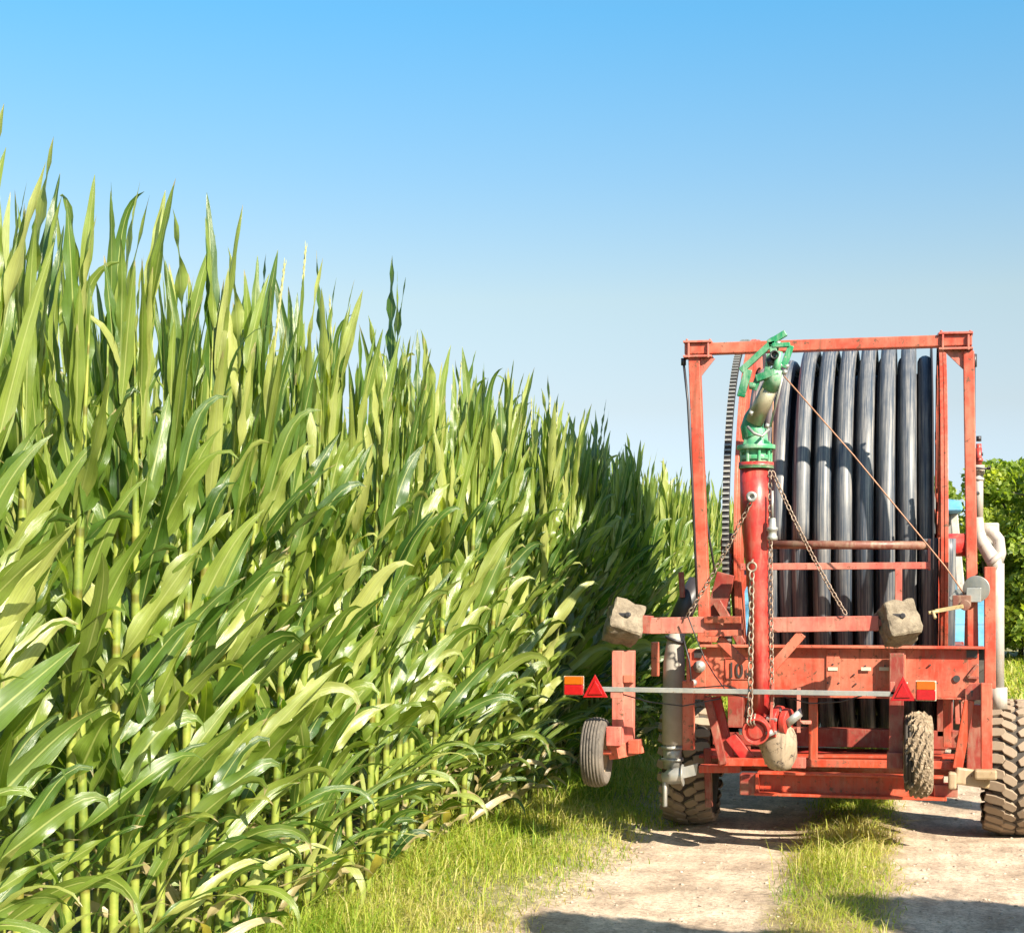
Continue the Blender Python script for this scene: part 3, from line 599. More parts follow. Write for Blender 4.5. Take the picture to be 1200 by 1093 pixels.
b.plate([at(806, 760, 9.99), at(827, 760, 9.99), at(827, 820, 9.99), at(806, 818, 9.99)], .02)
b.bar(at(807, 764, 9.93), at(807, 800, 9.93), .10, px(3)); b.bar(at(829, 752, Yf-.05), at(829, 735, Yf-.05), .06, px(22)); b.build('end_bracket', M['paint'], irr, .003)
for (u, v, r_) in ((819, 781, 7), (812, 800, 4)):
    b = MB(); c = at(u, v, 9.92); b.lathe([(0, .004), (0, px(r_)), (.012, px(r_*.7)), (.024, px(r_)), (.05, px(r_)), (.05, .004)], c, (0, 1, 0), 24); b.build('pulley', M['steel'], irr)
def leg_bar(name, u0, v0, u1, v1, w, Y, d, mat, Y1=None, bev=.004):
    b = MB(); b.bar(at(u0, v0, Y), at(u1, v1, Y1 or Y), d, px(w, Y)); return b.build(name, M[mat], irr, bev)
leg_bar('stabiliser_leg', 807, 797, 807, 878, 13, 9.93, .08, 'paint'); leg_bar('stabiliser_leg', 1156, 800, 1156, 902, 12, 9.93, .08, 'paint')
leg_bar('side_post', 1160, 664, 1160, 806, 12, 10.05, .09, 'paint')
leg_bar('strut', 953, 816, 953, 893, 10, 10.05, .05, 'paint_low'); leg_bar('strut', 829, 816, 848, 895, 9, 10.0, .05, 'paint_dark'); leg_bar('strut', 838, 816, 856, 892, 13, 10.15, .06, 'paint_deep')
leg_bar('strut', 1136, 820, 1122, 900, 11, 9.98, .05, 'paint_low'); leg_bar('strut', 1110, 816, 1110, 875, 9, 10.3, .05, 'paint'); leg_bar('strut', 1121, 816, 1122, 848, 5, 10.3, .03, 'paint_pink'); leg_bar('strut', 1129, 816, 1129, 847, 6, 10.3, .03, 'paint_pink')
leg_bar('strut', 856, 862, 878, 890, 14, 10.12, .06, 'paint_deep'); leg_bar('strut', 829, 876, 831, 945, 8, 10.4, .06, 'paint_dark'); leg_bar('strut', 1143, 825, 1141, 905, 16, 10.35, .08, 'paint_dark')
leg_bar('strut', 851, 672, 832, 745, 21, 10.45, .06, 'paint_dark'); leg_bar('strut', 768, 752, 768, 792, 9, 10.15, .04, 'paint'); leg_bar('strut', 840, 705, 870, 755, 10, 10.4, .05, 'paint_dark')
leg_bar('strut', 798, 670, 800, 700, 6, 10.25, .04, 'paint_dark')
b = MB(); b.bar(at(842, 892, 10.05), at(1122, 896, 10.05), .06, px(9)); b.bar(at(848, 884, 10.3), at(1122, 886, 10.3), .2, px(3)); b.bar(at(820, 900, 10.15), at(868, 900, 10.15), .1, px(9)); b.build('lower_crossmember', M['paint_low'], irr, .004)
b = MB(); b.box((at(960, 890, 10.6).x, 10.75, .52), (1.5, .7, .02)); b.build('belly_plate', M['paint_deep'], irr, .003)
# skid beam, a channel section
pa, pb = at(888, 906, 9.9), at(1106, 909, 9.9); za, zb = at(980, 931, 9.9).z, at(980, 907, 9.9).z
b = MB(); xm, xl = (pa.x+pb.x)/2, pb.x-pa.x; b.box((xm, 9.93, (za+zb)/2), (xl, .02, zb-za)); b.box((xm, 9.90, zb), (xl, .10, .014)); b.box((xm, 9.88, za), (xl+.03, .14, .016)); b.box((pa.x, 9.90, (za+zb)/2), (.02, .10, zb-za-.01))
b.build('skid_beam', M['paint_low'], irr, .003)
b = MB(); b.box(at(878, 918, 9.95), (px(20), .12, px(24))); b.build('skid_end', M['paint_dark'], irr, .006); b = MB(); b.box(at(1108, 925, 9.95), (px(26), .14, px(14))); b.build('skid_end', M['paint_dark'], irr, .006)
b = MB(); b.box(at(1116, 914, 9.85), (px(9), .08, px(19))); b.bar(at(1119, 908, 9.85), at(1160, 914, 9.9), .1, px(7), (0, 0, 1)); b.box(at(1155, 907, 9.84), (px(24), .08, px(11))); b.build('tow_step', M['rim'], irr, .012)
# keyhole plate, hook, dark opening, stickers, numbers
b = MB(); b.plate([at(1131, 820, 9.96), at(1131, 808, 9.96), at(1137, 801, 9.96), at(1149, 800, 9.96), at(1149, 820, 9.96)], .012); b.build('lock_plate', M['paint_dark'], irr, .002)
b = MB(); b.cyl(at(1139, 810, 9.957), at(1139, 810, 9.96), .008, 14); b.bar(at(1139, 811, 9.958), at(1139, 816, 9.958), .003, .006)
b.box(at(1139, 766, 9.996), (px(12), .01, px(8))); b.cyl(at(1121, 795, 9.99), at(1121, 795, 9.999), px(4), 14); b.box(at(818, 766, 9.98), (px(9), .01, px(9)))
for u, v in ((976, 778), (970, 800), (983, 800), (1014, 780), (1037, 780), (1001, 790), (1090, 779), (1003, 801), (1098, 800)): b.cyl(at(u, v, 9.982), at(u, v, 9.998), .0055, 8)
b.build('bolt_hole', M['ink'], irr)
b = MB(); b.bar(at(1146, 778, 9.985), at(1134, 793, 9.985), .014, px(3)); b.bar(at(1134, 793, 9.985), at(1147, 794, 9.985), .014, px(3)); b.build('hook', M['paint_dark'], irr, .002)
for u in (976, 1015, 1036): MB().box(at(u, 783.5, 9.984), (px(11), .003, px(4))).build('sticker', M['white'], irr)
def text(s, u, v, Y, h, mat, parent, name, sx=.72, off=.001):
    c = bpy.data.curves.new(name, 'FONT'); c.body = s; c.size = h; c.extrude = .0012; c.offset = off; c.materials.append(mat)
    o = bpy.data.objects.new(name, c); me = bpy.data.meshes.new_from_object(o); bpy.data.objects.remove(o); o = bpy.data.objects.new(name, me); col.objects.link(o); o.location = at(u, v, Y)-parent_world(parent); o.rotation_euler = (R(90), 0, 0); o.scale = (sx, 1, 1); o.parent = parent; return o
text('10', 852.5, 793.5, 9.992, .135, M['ink'], irr, 'speed_number', .72, .0015); text('km', 873.5, 793.5, 9.992, .075, M['ink'], irr, 'speed_unit', .7)
b = MB()
for q0, q1 in (((850, 771), (892, 771)), ((850, 795.5), (892, 795.5)), ((850, 771), (850, 795.5)), ((892, 771), (892, 795.5))): b.bar(at(*q0, 9.995), at(*q1, 9.995), .004, px(.8))
b.build('sign_outline', M['paint_dark'], irr)
# hose guide behind the mast
b = MB(); b.tube([at(896, 638, 10.28), at(1089, 639, 10.28)], px(5), 16); b.build('guide_roller', M['brown'], irr)
b = MB(); b.bar(at(868, 664, 10.28), at(1090, 662.5, 10.28), .05, px(8)); b.bar(at(1089, 631, 10.28), at(1089, 668, 10.28), .04, px(3)); b.bar(at(1053, 666, 10.2), at(1053, 706, 10.2), .05, px(8)); b.build('guide_bar', M['paint_pink'], irr, .003)
b = MB(); b.bar(at(1064, 800, 9.9), at(1047, 800, 9.9), .05, px(2)); b.bar(at(1047, 765, 9.94), at(1047, 802, 9.94), .05, px(9)); b.build('weight_bracket', M['steel'], irr, .003)
# pipes
b = MB(); b.tube([at(1147, 548, 10.25), at(1147, 612, 10.25)], px(5), 16); b.tube([at(1147, 545, 10.25), at(1147, 556, 10.25)], px(6.5), 16); b.tube([at(1147, 560, 10.25), at(1147, 563, 10.25)], px(6), 16)
b.tube([at(1147, 606, 10.25), at(1147, 622, 10.25), at(1150, 634, 10.25), at(1157, 645, 10.25), at(1164, 656, 10.25), at(1169, 670, 10.25)], [px(5), px(6.5), px(7.5), px(8), px(9), px(7)], 18)
b.tube([at(1152, 620, 10.28), at(1162, 622, 10.28), at(1170, 632, 10.28), at(1172, 648, 10.28), at(1168, 660, 10.28)], px(7), 16); b.tube([at(1158, 662, 10.2), at(1174, 648, 10.2)], px(3.5), 10)
b.tube([at(1169, 660, 10.25), at(1169, 815, 10.25)], px(7.5), 20); b.tube([at(1170, 805, 10.25), at(1170, 830, 10.25)], px(10), 20); b.build('standpipe', M['pipe'], irr)
b = MB(); b.tube([at(1147, 545, 10.25), at(1147, 525, 10.25)], px(3.6), 14); b.tube([at(1147, 541, 10.25), at(1147, 537, 10.25)], px(4.8), 14); b.tube([at(1147, 530, 10.25), at(1147, 520, 10.25)], px(3), 14); b.build('air_valve', M['paint_deep'], irr)
b = MB(); b.tube([at(1147, 517, 10.25), at(1147, 511, 10.25)], px(3), 12); b.cyl(at(1133, 548, 10.2), at(1161, 549, 10.2), .007, 8)
for u in (1135, 1158, 1160): b.cyl(at(u, 548, 10.2), at(u+1, 548, 10.2), .014, 8)
b.cyl(at(1138, 577, 10.1), at(1146, 578, 10.2), .012, 8); b.tube([at(1150, 532, 10.2), at(1152, 532, 10.2)], .01, 8); b.build('pipe_clamp', M['dark'], irr)
b = MB(); b.tube([at(818, 682, 10.35), at(806, 705, 10.3), at(796, 728, 10.25)], px(12.5), 18); b.build('suction_bend', M['dark'], irr)
b = MB(); b.tube([at(796, 728, 10.25), at(791, 755, 10.2), at(790, 775, 10.2), at(789, 825, 10.2), at(788, 872, 10.2)], [px(10), px(10.5), px(13), px(13), px(12.5)], 22); b.build('suction_hose', M['hosegrey'], irr)
b = MB()
b.tube([at(792, 748, 10.2), at(791, 751, 10.2)], px(13), 20)
b.build('hose_clamp', M['dark'], irr); b = MB()
for v in (874, 888): b.tube([at(788, v, 10.2), at(788, v+3, 10.2)], px(13.5), 20)
b.tube([at(788, 870, 10.2), at(788, 900, 10.2)], px(11), 20); b.tube([at(781, 930, 10.2), at(779, 905, 10.2)], px(4), 10); b.build('hose_clamp', M['steel'], irr)
b = MB(); b.tube([at(776, 912, 10.1), at(784, 910, 10.1), at(799, 908, 10.1)], [px(4), px(9), px(10)], 18); b.tube([at(799, 908, 10.1), at(801, 908, 10.1)], px(13), 18); b.plate([at(796, 900, 10.1), at(818, 894, 10.1), at(816, 908, 10.1), at(800, 912, 10.1)], .03)
b.tube([at(779, 912, 10.1), at(779, 945, 10.1)], px(3), 8); b.build('coupling', M['steel'], irr, .002)
# hand winch
w = MB(); c = at(1144, 690, 9.95); w.lathe([(0, .01), (0, px(15)), (.008, px(15)), (.008, px(9)), (.05, px(9)), (.05, px(13)), (.058, px(13)), (.058, .01)], c, (.25, 1, .1), 32)
w.box(at(1141, 697, 9.93), (px(16), .03, px(16))); w.plate([at(1112, 700, 9.97), at(1122, 689, 9.97), at(1131, 690, 9.97), at(1140, 700, 9.97), at(1135, 704, 9.97), at(1114, 704, 9.97)], .03)
win = w.build('winch', M['steel'], irr, .003)
def sub(mb, name, mat, par, bev=0):
    o = mb.build(name, mat, None, bev); wpos = parent_world(par)
    for v in o.data.vertices: v.co -= wpos
    o.parent = par; return o
w = MB(); w.box(at(1127, 704, 9.92), (px(20), .05, px(13))); w.cyl(at(1131, 709, 9.88), at(1131, 709, 9.95), px(6), 14); sub(w, 'gearbox', M['brown'], win, .004)
w = MB(); w.bar(at(1129, 710, 9.88), at(1096, 716, 9.88), .012, px(4.5)); w.tube([at(1100, 716, 9.88), at(1088, 718, 9.86)], px(2), 8); w.tube([at(1093, 716, 9.86), at(1096, 724, 9.82)], px(1.8), 8); sub(w, 'crank', M['yellow'], win, .002)
w = MB(); w.tube([at(919, 441, 9.85), at(1000, 533, 9.9), at(1080, 630, 9.95), at(1108, 664, 9.95), at(1130, 696, 9.95)], .0045, 6); w.tube([at(906, 455, 9.9), at(905, 540, 9.9)], .004, 6); w.build('winch_cable', M['cable'], irr)
# main wheels with lugged tyres
def tyre_profile(r, wd, rr):
    h = wd/2; return [(-h*.72, rr), (-h*.95, rr+.25*(r-rr)), (-h, rr+.55*(r-rr)), (-h*.96, r-.04), (-h*.82, r-.012), (-h*.4, r-.003), (0, r), (h*.4, r-.003), (h*.82, r-.012), (h*.96, r-.04), (h, rr+.55*(r-rr)), (h*.95, rr+.25*(r-rr)), (h*.72, rr)]
def big_wheel(x, y, r, wd, label):
    c = Vector((x, y, r+.012)); prof = tyre_profile(r-.022, wd, r*.55)
    wh = MB().lathe([(-.04, .02), (-.04, .09), (-.02, .10), (-.02, r*.30), (.0, r*.46), (-wd*.30, r*.50), (-wd*.36, r*.57), (-wd*.33, r*.57), (-wd*.20, r*.52), (wd*.20, r*.52), (wd*.33, r*.57), (wd*.36, r*.57), (wd*.30, r*.50), (.02, r*.46), (.0, r*.30), (.02, .10), (.02, .02)], c, (1, 0, 0), 40).build('wheel', M['rim'], irr, label=label)
    ty = MB().lathe(prof, c, (1, 0, 0), 64); sub(ty, 'tyre', M['tyre'], wh)
    t = MB(); rnd = random.Random(int(x*100)); n = 30
    for k in range(n):
        for j, fx in enumerate((-.80, -.28, .28, .80)):
            a = 2*math.pi*(k+(.5 if j % 2 else 0)+rnd.uniform(-.06, .06))/n; hx = fx*wd/2; rad = r-.006-(.014 if abs(fx) > .5 else 0)
            d = Vector((0, math.cos(a), math.sin(a))); tt = Vector((0, -math.sin(a), math.cos(a))); ang = (.55 if j in (1,) else -.55 if j == 2 else .12*(1 if j == 0 else -1))
            u = (Vector((1, 0, 0))*math.cos(ang)+tt*math.sin(ang)); q = d.cross(u)
            if abs(fx) > .5: d = (d+Vector((.28*math.copysign(1, fx), 0, 0))).normalized(); u = (u-d*u.dot(d)).normalized(); q = d.cross(u)
            m = Matrix((u, q, d)).transposed(); s = .155*wd if abs(fx) < .5 else .21*wd; L = 2*math.pi*r/n*(.60 if abs(fx) < .5 else .66)
            hs, hL = s*.9*(1+rnd.uniform(-.1, .1)), L*.5; cc = c+Vector((hx, 0, 0))+d*0; o = c+Vector((hx, 0, 0))+Vector((0, math.cos(a), math.sin(a)))*rad
            poly = [(-hs, -hL*.6), (-hs*.5, -hL), (hs*.8, -hL*.9), (hs, -hL*.1), (hs*.8, hL*.8), (0, hL), (-hs*.9, hL*.8)]
            top = [o+m@Vector((p[0], p[1], 0)) for p in poly]; bot = [o+m@Vector((p[0]*1.08, p[1]*1.08, -.035)) for p in poly]; kq = len(poly)
            t.add(top+bot, [tuple(range(kq))]+[(i, i+kq, (i+1) % kq+kq, (i+1) % kq) for i in range(kq)])
    sub(t, 'tread', M['tread'], wh, .003)
    return wh
big_wheel(-1.45, 10.9, .44, .30, None); big_wheel(.63, 10.9, .44, .34, None)

# ------------------------------------------------------------------ sprinkler cart lifted on the machine
_at, _px = at, px
def at(u, v, Y): return _at(u, v, Y-.33)      # the cart hangs a third of a metre in front of the machine
def px(n, Y=9.67): return _px(n, Y)
cart = empty('sprinkler_cart', (-.9, 9.8, 0), 'red sprinkler cart with tall mast and green gun, lifted against the front of the reel', 'sprinkler cart')
Ym = 9.8
b = MB(); b.tube([at(884, 546, Ym), at(884.5, 600, Ym), at(886, 640, Ym), at(889, 710, Ym), at(892, 790, Ym), at(892.5, 850, Ym)], [px(16.5), px(16.5), px(14), px(10.8), px(9.5), px(9.2)], 32); b.lathe([(0, px(20)), (.03, px(20)), (.03, px(16.5))], at(886, 548, Ym), (0, 0, 1), 32); b.build('mast', M['paint_deep'], cart)
b = MB(); c = at(881, 582, Ym-.12); b.lathe([(0, px(6)), (-.02, px(6)), (-.02, px(2.2)), (0, px(2.2))], c, (0, 1, 0), 20); b.tube([c, c+Vector((0, .08, 0))], px(2.5), 10); b.build('eye_bolt', M['steel'], cart)
c = at(881, 664, Ym-.13); b = MB(); b.tube([c+Vector((math.cos(a)*px(5), 0, math.sin(a)*px(5))) for a in [k*.5236 for k in range(12)]], px(1.3), 8, False, True); b.tube([c+Vector((0, 0, px(5))), c+Vector((0, .06, px(8)))], px(1.5), 8); b.build('lifting_ring', M['chain'], cart)
# cross arm, braces
b = MB(); b.bar(at(762, 733, 9.95), at(869, 731, 9.95), .09, px(19)); b.bar(at(902, 732, 9.86), at(1030, 730, 9.86), .09, px(17)); b.build('cross_arm', M['paint_pink'], cart, .004)
b = MB(); b.bar(at(826, 742, 9.86), at(870, 741, 9.86), .05, px(7)); b.bar(at(843, 748, 9.9), at(871, 776, 9.9), .05, px(10)); b.bar(at(940, 742, 9.85), at(902, 786, 9.85), .05, px(11)); b.bar(at(826, 726, 9.9), at(869, 726, 9.82), .03, px(8)); b.build('brace', M['paint'], cart, .003)
b = MB(); b.bar(at(752, 731, 9.95), at(764, 732, 9.95), .10, px(21)); b.bar(at(1024, 729, 9.86), at(1034, 729, 9.86), .07, px(8)); b.build('arm_end', M['paint_dark'], cart, .004)
# legs and wheels
b = MB(); b.bar(at(725, 762, 9.9), at(725, 872, 9.9), .08, px(13.5)); b.bar(at(738, 762, 9.94), at(737, 875, 9.94), .08, px(11.5)); b.box(at(720, 862, 9.84), (px(17), .08, px(22))); b.build('cart_leg', M['paint_pink'], cart, .004)
b = MB(); b.bar(at(718, 881, 9.84), at(748, 874, 10.0), .09, px(17)); b.box(at(744, 874, 9.9), (px(13), .1, px(16))); b.box(at(737, 795, 9.88), (px(12), .05, px(9))); b.cyl(at(718, 881, 9.86), at(700, 881, 9.86), .016, 10); b.build('axle_block', M['paint'], cart, .004)
b = MB(); b.bar(at(1051, 765, 9.85), at(1050, 896, 9.85), .08, px(16)); b.box(at(1049, 890, 9.83), (px(18), .1, px(18))); b.cyl(at(1050, 886, 9.85), at(1075, 886, 9.85), .016, 10); b.build('cart_leg', M['paint_dark'], cart, .004, label='dark red shaded leg beside the muddy wheel')  # darker red than the left leg: its shade is put into the colour
def small_wheel(cx, r, wd, muddy, label=None):
    c = cx; wh = MB().lathe([(-.02, .012), (-.02, .03), (-.005, r*.28), (-.01, r*.50), (-wd*.34, r*.56), (-wd*.34, r*.62), (wd*.34, r*.62), (wd*.34, r*.56), (.01, r*.50), (.005, r*.28), (.02, .03), (.02, .012)], c, (1, 0, 0), 32).build('wheel', M['rim'], cart, label=label)
    h = wd/2; prof = [(-h*.7, r*.58), (-h, r*.72), (-h*.98, r*.86)]
    for k in range(7):
        x = -h*.78+k*h*.26; e = r*(1-.10*(x/h)**2); prof += [(x-.006, e), (x+.004, e), (x+.006, e-.007), (x+.010, e-.007)]
    prof += [(h*.98, r*.86), (h, r*.72), (h*.7, r*.58)]
    sub(MB().lathe(prof, c, (1, 0, 0), 48), 'tyre', M['tyre_small'] if not muddy else M['tyre'], wh)
    if muddy:
        m = MB(); rd = random.Random(3); na, nb = 120, 26; vs = []
        for i in range(na):
            a = 2*math.pi*i/na
            for j in range(nb):
                f = j/(nb-1); x = (-.52+1.12*f)*wd; e = math.sin(math.pi*f)**.35
                ragged = .5+.5*math.sin(a*5)+.35*math.sin(a*11+2)+.3*math.sin(a*23+j*.6)
                rr = r*.70+(r*.34)*e+.010*rd.random()+.006*math.sin(a*31+j)+.008*math.sin(a*13+j*1.1)
                if f < .34 and ragged < .9-.9*(f/.34)+.35*(math.sin(a) < -.1): rr -= .055
                vs.append(c+Vector((x, math.cos(a)*rr, math.sin(a)*rr)))
        m.add(vs, [(i*nb+j, i*nb+j+1, ((i+1) % na)*nb+j+1, ((i+1) % na)*nb+j) for i in range(na) for j in range(nb-1)], False); sub(m, 'mud_crust', M['mud'], wh)
    return wh
small_wheel(at(699, 881, 9.86), px(41), px(27), False, 'small ribbed dusty wheel under the left weight')
small_wheel(at(1075, 884, 9.85), px(44), px(29), True, 'small wheel caked in dried beige mud')
# foot of the mast: flanges, elbow, hose end
b = MB(); c = at(886, 856, 9.68); b.lathe([(-.01, .001), (-.01, px(9)), (0, px(10)), (0, px(13)), (-.03, px(13)), (-.03, px(15)), (.02, px(16)), (.06, px(15)), (.14, px(16))], c, (0, 1, .15), 32); b.tube([at(886, 845, 9.8), at(902, 848, 9.8), at(914, 845, 9.82)], px(12), 20)
b.lathe([(-.015, .01), (-.015, px(19)), (.015, px(19)), (.015, .01)], at(912, 846, 9.78), (1, -.35, -.1), 32); b.lathe([(-.015, .01), (-.015, px(15)), (.02, px(15)), (.02, .01)], at(921, 845, 9.78), (1, -.35, -.1), 32)
b.build('foot_valve', M['paint_deep'], cart, .002)
b = MB()
for k in range(6):
    a = k*1.047; d0 = Vector((1, -.35, -.1)).normalized(); uu = d0.orthogonal().normalized(); ww = d0.cross(uu); c = at(910, 846, 9.77)+(uu*math.cos(a)+ww*math.sin(a))*px(15); b.cyl(c-d0*.03, c+d0*.03, .011, 6, False)
b.tube([at(927, 838, 9.78), at(933, 845, 9.78)], [px(14), px(10)], 18); b.cyl(at(866, 857, 9.7), at(872, 857, 9.7), .018, 10); b.tube([at(900, 856, 9.7), at(903, 862, 9.7)], px(5), 10); b.build('bolt', M['steel'], cart)
b = MB(); prof = [(848, 906, 927, .09), (860, 896, 932, .11), (872, 890, 934, .115), (884, 893, 933, .11), (893, 897, 930, .10), (899, 902, 927, .08), (902, 908, 921, .03)]
vs = []; n = 20
for (v, ul, ur, dp) in prof:
    cc = at((ul+ur)/2, v, 9.84); hw = px((ur-ul)/2)
    for k in range(n):
        a = 2*math.pi*k/n; w_ = 1+.04*math.sin(a*5+v*.2); vs.append(cc+Vector((math.cos(a)*hw*w_, math.sin(a)*dp*w_, .004*math.sin(a*7+v))))
b.add(vs, [(i*n+k, i*n+(k+1) % n, (i+1)*n+(k+1) % n, (i+1)*n+k) for i in range(len(prof)-1) for k in range(n)]+[tuple(range((len(prof)-1)*n, len(prof)*n))], True)
b.build('intake_bag', M['canvas'], cart)
b = MB(); b.bar(at(936, 806, 9.85), at(936, 858, 9.85), .04, px(4)); b.bar(at(936, 846, 9.85), at(950, 846, 9.9), .02, px(4)); b.bar(at(906, 800, 9.7), at(903, 852, 9.7), .015, px(3)); b.box(at(936, 893, 9.95), (px(16), .06, px(12))); b.build('latch_rod', M['paint_pink'], cart, .002)
# green sprinkler gun
g = MB(); c = at(886, 545, Ym); g.lathe([(-.02, .02), (-.02, px(20)), (.0, px(20)), (.0, px(15)), (.03, px(15)), (.03, px(17)), (.055, px(17)), (.055, px(14)), (.09, px(15)), (.09, px(22)), (.115, px(22)), (.115, px(14)), (.17, px(13)), (.21, px(12))], c, (0, 0, 1), 32)
for k in range(8):
    a = k*.785+.3; p = c+Vector((math.cos(a)*px(17), math.sin(a)*px(17), -.02)); g.cyl(p, p+Vector((0, 0, .13)), .010, 6, False)
gun = g.build('sprinkler_gun', M['gun_green'], cart, .002)
g = MB(); g.tube([at(884, 512, Ym), at(881, 500, Ym), at(884, 490, Ym-.01), at(889, 479, Ym-.03)], [px(14), px(13), px(12), px(9.5)], 20); g.plate([at(868, 530, Ym-.05), at(872, 514, Ym-.05), at(878, 512, Ym-.05), at(880, 495, Ym-.05), at(874, 490, Ym-.05), at(882, 486, Ym-.05), at(893, 512, Ym-.05), at(903, 518, Ym-.05), at(904, 528, Ym-.05)], .1); sub(g, 'elbow', M['green'], gun, .004)
g = MB(); g.tube([at(884, 494, Ym-.03), at(904, 450, Ym-.12)], [px(10.5), px(9.5)], 24); sub(g, 'barrel', M['barrel'], gun)
g = MB(); g.tube([at(902, 455, Ym-.115), at(908, 440, Ym-.15), at(911, 432, Ym-.17)], [px(9.5), px(9.5), px(6)], 20); g.tube([at(908, 440, Ym-.16), at(914, 412, Ym-.2)], [px(6), px(3)], 12); sub(g, 'nozzle_cap', M['gun_green'], gun)
g = MB(); Yg = Ym-.17
for (u0, v0, u1, v1, w_, d) in ((868, 435, 903, 403, 7, .03), (900, 403, 921, 390, 7, .03), (877, 433, 868, 465, 9, .025), (889, 441, 883, 457, 7, .02), (927, 405, 918, 431, 7, .025), (886, 444, 912, 435, 8, .05), (905, 405, 926, 404, 5, .04), (904, 400, 908, 418, 8, .03), (898, 440, 902, 415, 6, .03)):
    g.bar(at(u0, v0, Yg), at(u1, v1, Yg), d, px(w_))
g.plate([at(899, 398, Yg+.02), at(906, 394, Yg+.02), at(914, 397, Yg+.02), at(912, 410, Yg+.02), at(902, 412, Yg+.02)], .03); g.tube([at(878, 452, Yg), at(886, 452, Yg)], px(4), 12)
sub(g, 'drive_arm', M['green'], gun, .004)
g = MB(); c = at(908, 416, Yg-.03); g.lathe([(0, .002), (0, px(3.5)), (-.02, px(3.5)), (-.02, px(5)), (.03, px(5))], c, (0, 1, 0), 16); g.tube([at(902, 420, Yg), at(904, 428, Yg)], px(5), 12); sub(g, 'pivot', M['dark'], gun)
g = MB(); g.tube([at(918, 437, Yg), at(903, 500, Ym-.05)], px(1.4), 8); g.tube([at(876, 500, Ym-.12), at(884, 508, Ym-.14), at(893, 511, Ym-.14), at(901, 503, Ym-.1)], px(1.7), 8)
for (u, v) in ((915, 428), (920, 436), (880, 484), (899, 499), (922, 429), (912, 402)): g.tube([at(u-2, v-1, Yg), at(u+2, v+1, Yg)], px(2.8), 8)
sub(g, 'linkage', M['steel'], gun)
# chains
for args in (((880, 588, Ym-.1), (805, 722, 9.88), .03), ((905, 552, Ym-.05), (991, 719, 9.8), .04), ((881, 670, Ym-.13), (879, 838, 9.64), 0), ((902, 552, Ym-.02), (905, 835, Ym-.02), 0)):
    b = MB(); chain(b, at(*args[0]), at(*args[1]), args[2], .042 if args[0][0] != 881 else .055, .013 if args[0][0] != 881 else .017, .0038 if args[0][0] != 881 else .0055); b.build('chain', M['chain'], cart)
b = MB(); b.tube([at(905, 575, 9.72), at(905, 608, 9.72)], px(1.6), 8); b.lathe([(0, px(4)), (-.05, px(4.5)), (-.055, px(6.5)), (-.07, px(6.5)), (-.075, px(5)), (-.10, px(5)), (-.105, px(6)), (-.125, px(6)), (-.13, px(3))], at(905, 607, 9.72), (0, 0, 1), 16); b.build('plug', M['steel'], cart)
b = MB()
for k in range(3): b.tube([at(877+4*k, 836, 9.66), at(875+4*k, 846, 9.64), at(879+3*k, 850, 9.66)], .006, 6)
b.build('hook', M['chain'], cart)

# concrete weights hung on the arm ends
def weight(u, v, Y, size, rot, label, seed):
    c = at(u, v, Y); o = empty('concrete_weight', c, label, 'counterweight', 'concrete counterweights on the sprinkler cart'); b = MB()
    bm = bmesh.new(); bmesh.ops.create_cube(bm, size=1); bmesh.ops.bevel(bm, geom=list(bm.edges), offset=.05, segments=1, affect='EDGES'); bmesh.ops.subdivide_edges(bm, edges=list(bm.edges), cuts=5, use_grid_fill=True)
    rd = random.Random(seed); m = Matrix.Rotation(rot[2], 3, 'Z') @ Matrix.Rotation(rot[0], 3, 'X') @ Matrix.Rotation(rot[1], 3, 'Y')
    from mathutils import noise as mn
    for vv in bm.verts:
        q = Vector([vv.co[k]*size[k] for k in range(3)]); q += Vector((1, 1, 1))*0 + q.normalized()*(.018*mn.noise(q*9+Vector((seed, 0, 0)))+.012*mn.noise(q*35)); vv.co = m @ q
    b.add([vv.co+c for vv in bm.verts], [tuple(vv.index for vv in f.verts) for f in bm.faces]); bm.free()
    b.build('block', M['concrete'], o)
    f = m @ Vector((0, -1, 0)); s = c+f*size[1]*.5; b = MB(); b.bar(s+Vector((-.06, .0, .004)), s+Vector((.005, .0, .004)), .05, .022); b.tube([s+Vector((-.004, -.03, .004)), s+Vector((-.004, .01, .004))], .017, 6); b.build('fixing_bolt', M['dark'], o, .003)
weight(731, 730, 9.9, (.195, .18, .215), (R(-32), R(22), R(34)), 'beige concrete weight on the left arm end, above the small ribbed wheel', 5)
weight(1053, 730, 9.82, (.185, .17, .215), (R(-28), R(-6), R(22)), 'beige concrete weight on the right arm end, in front of the hose reel', 9)

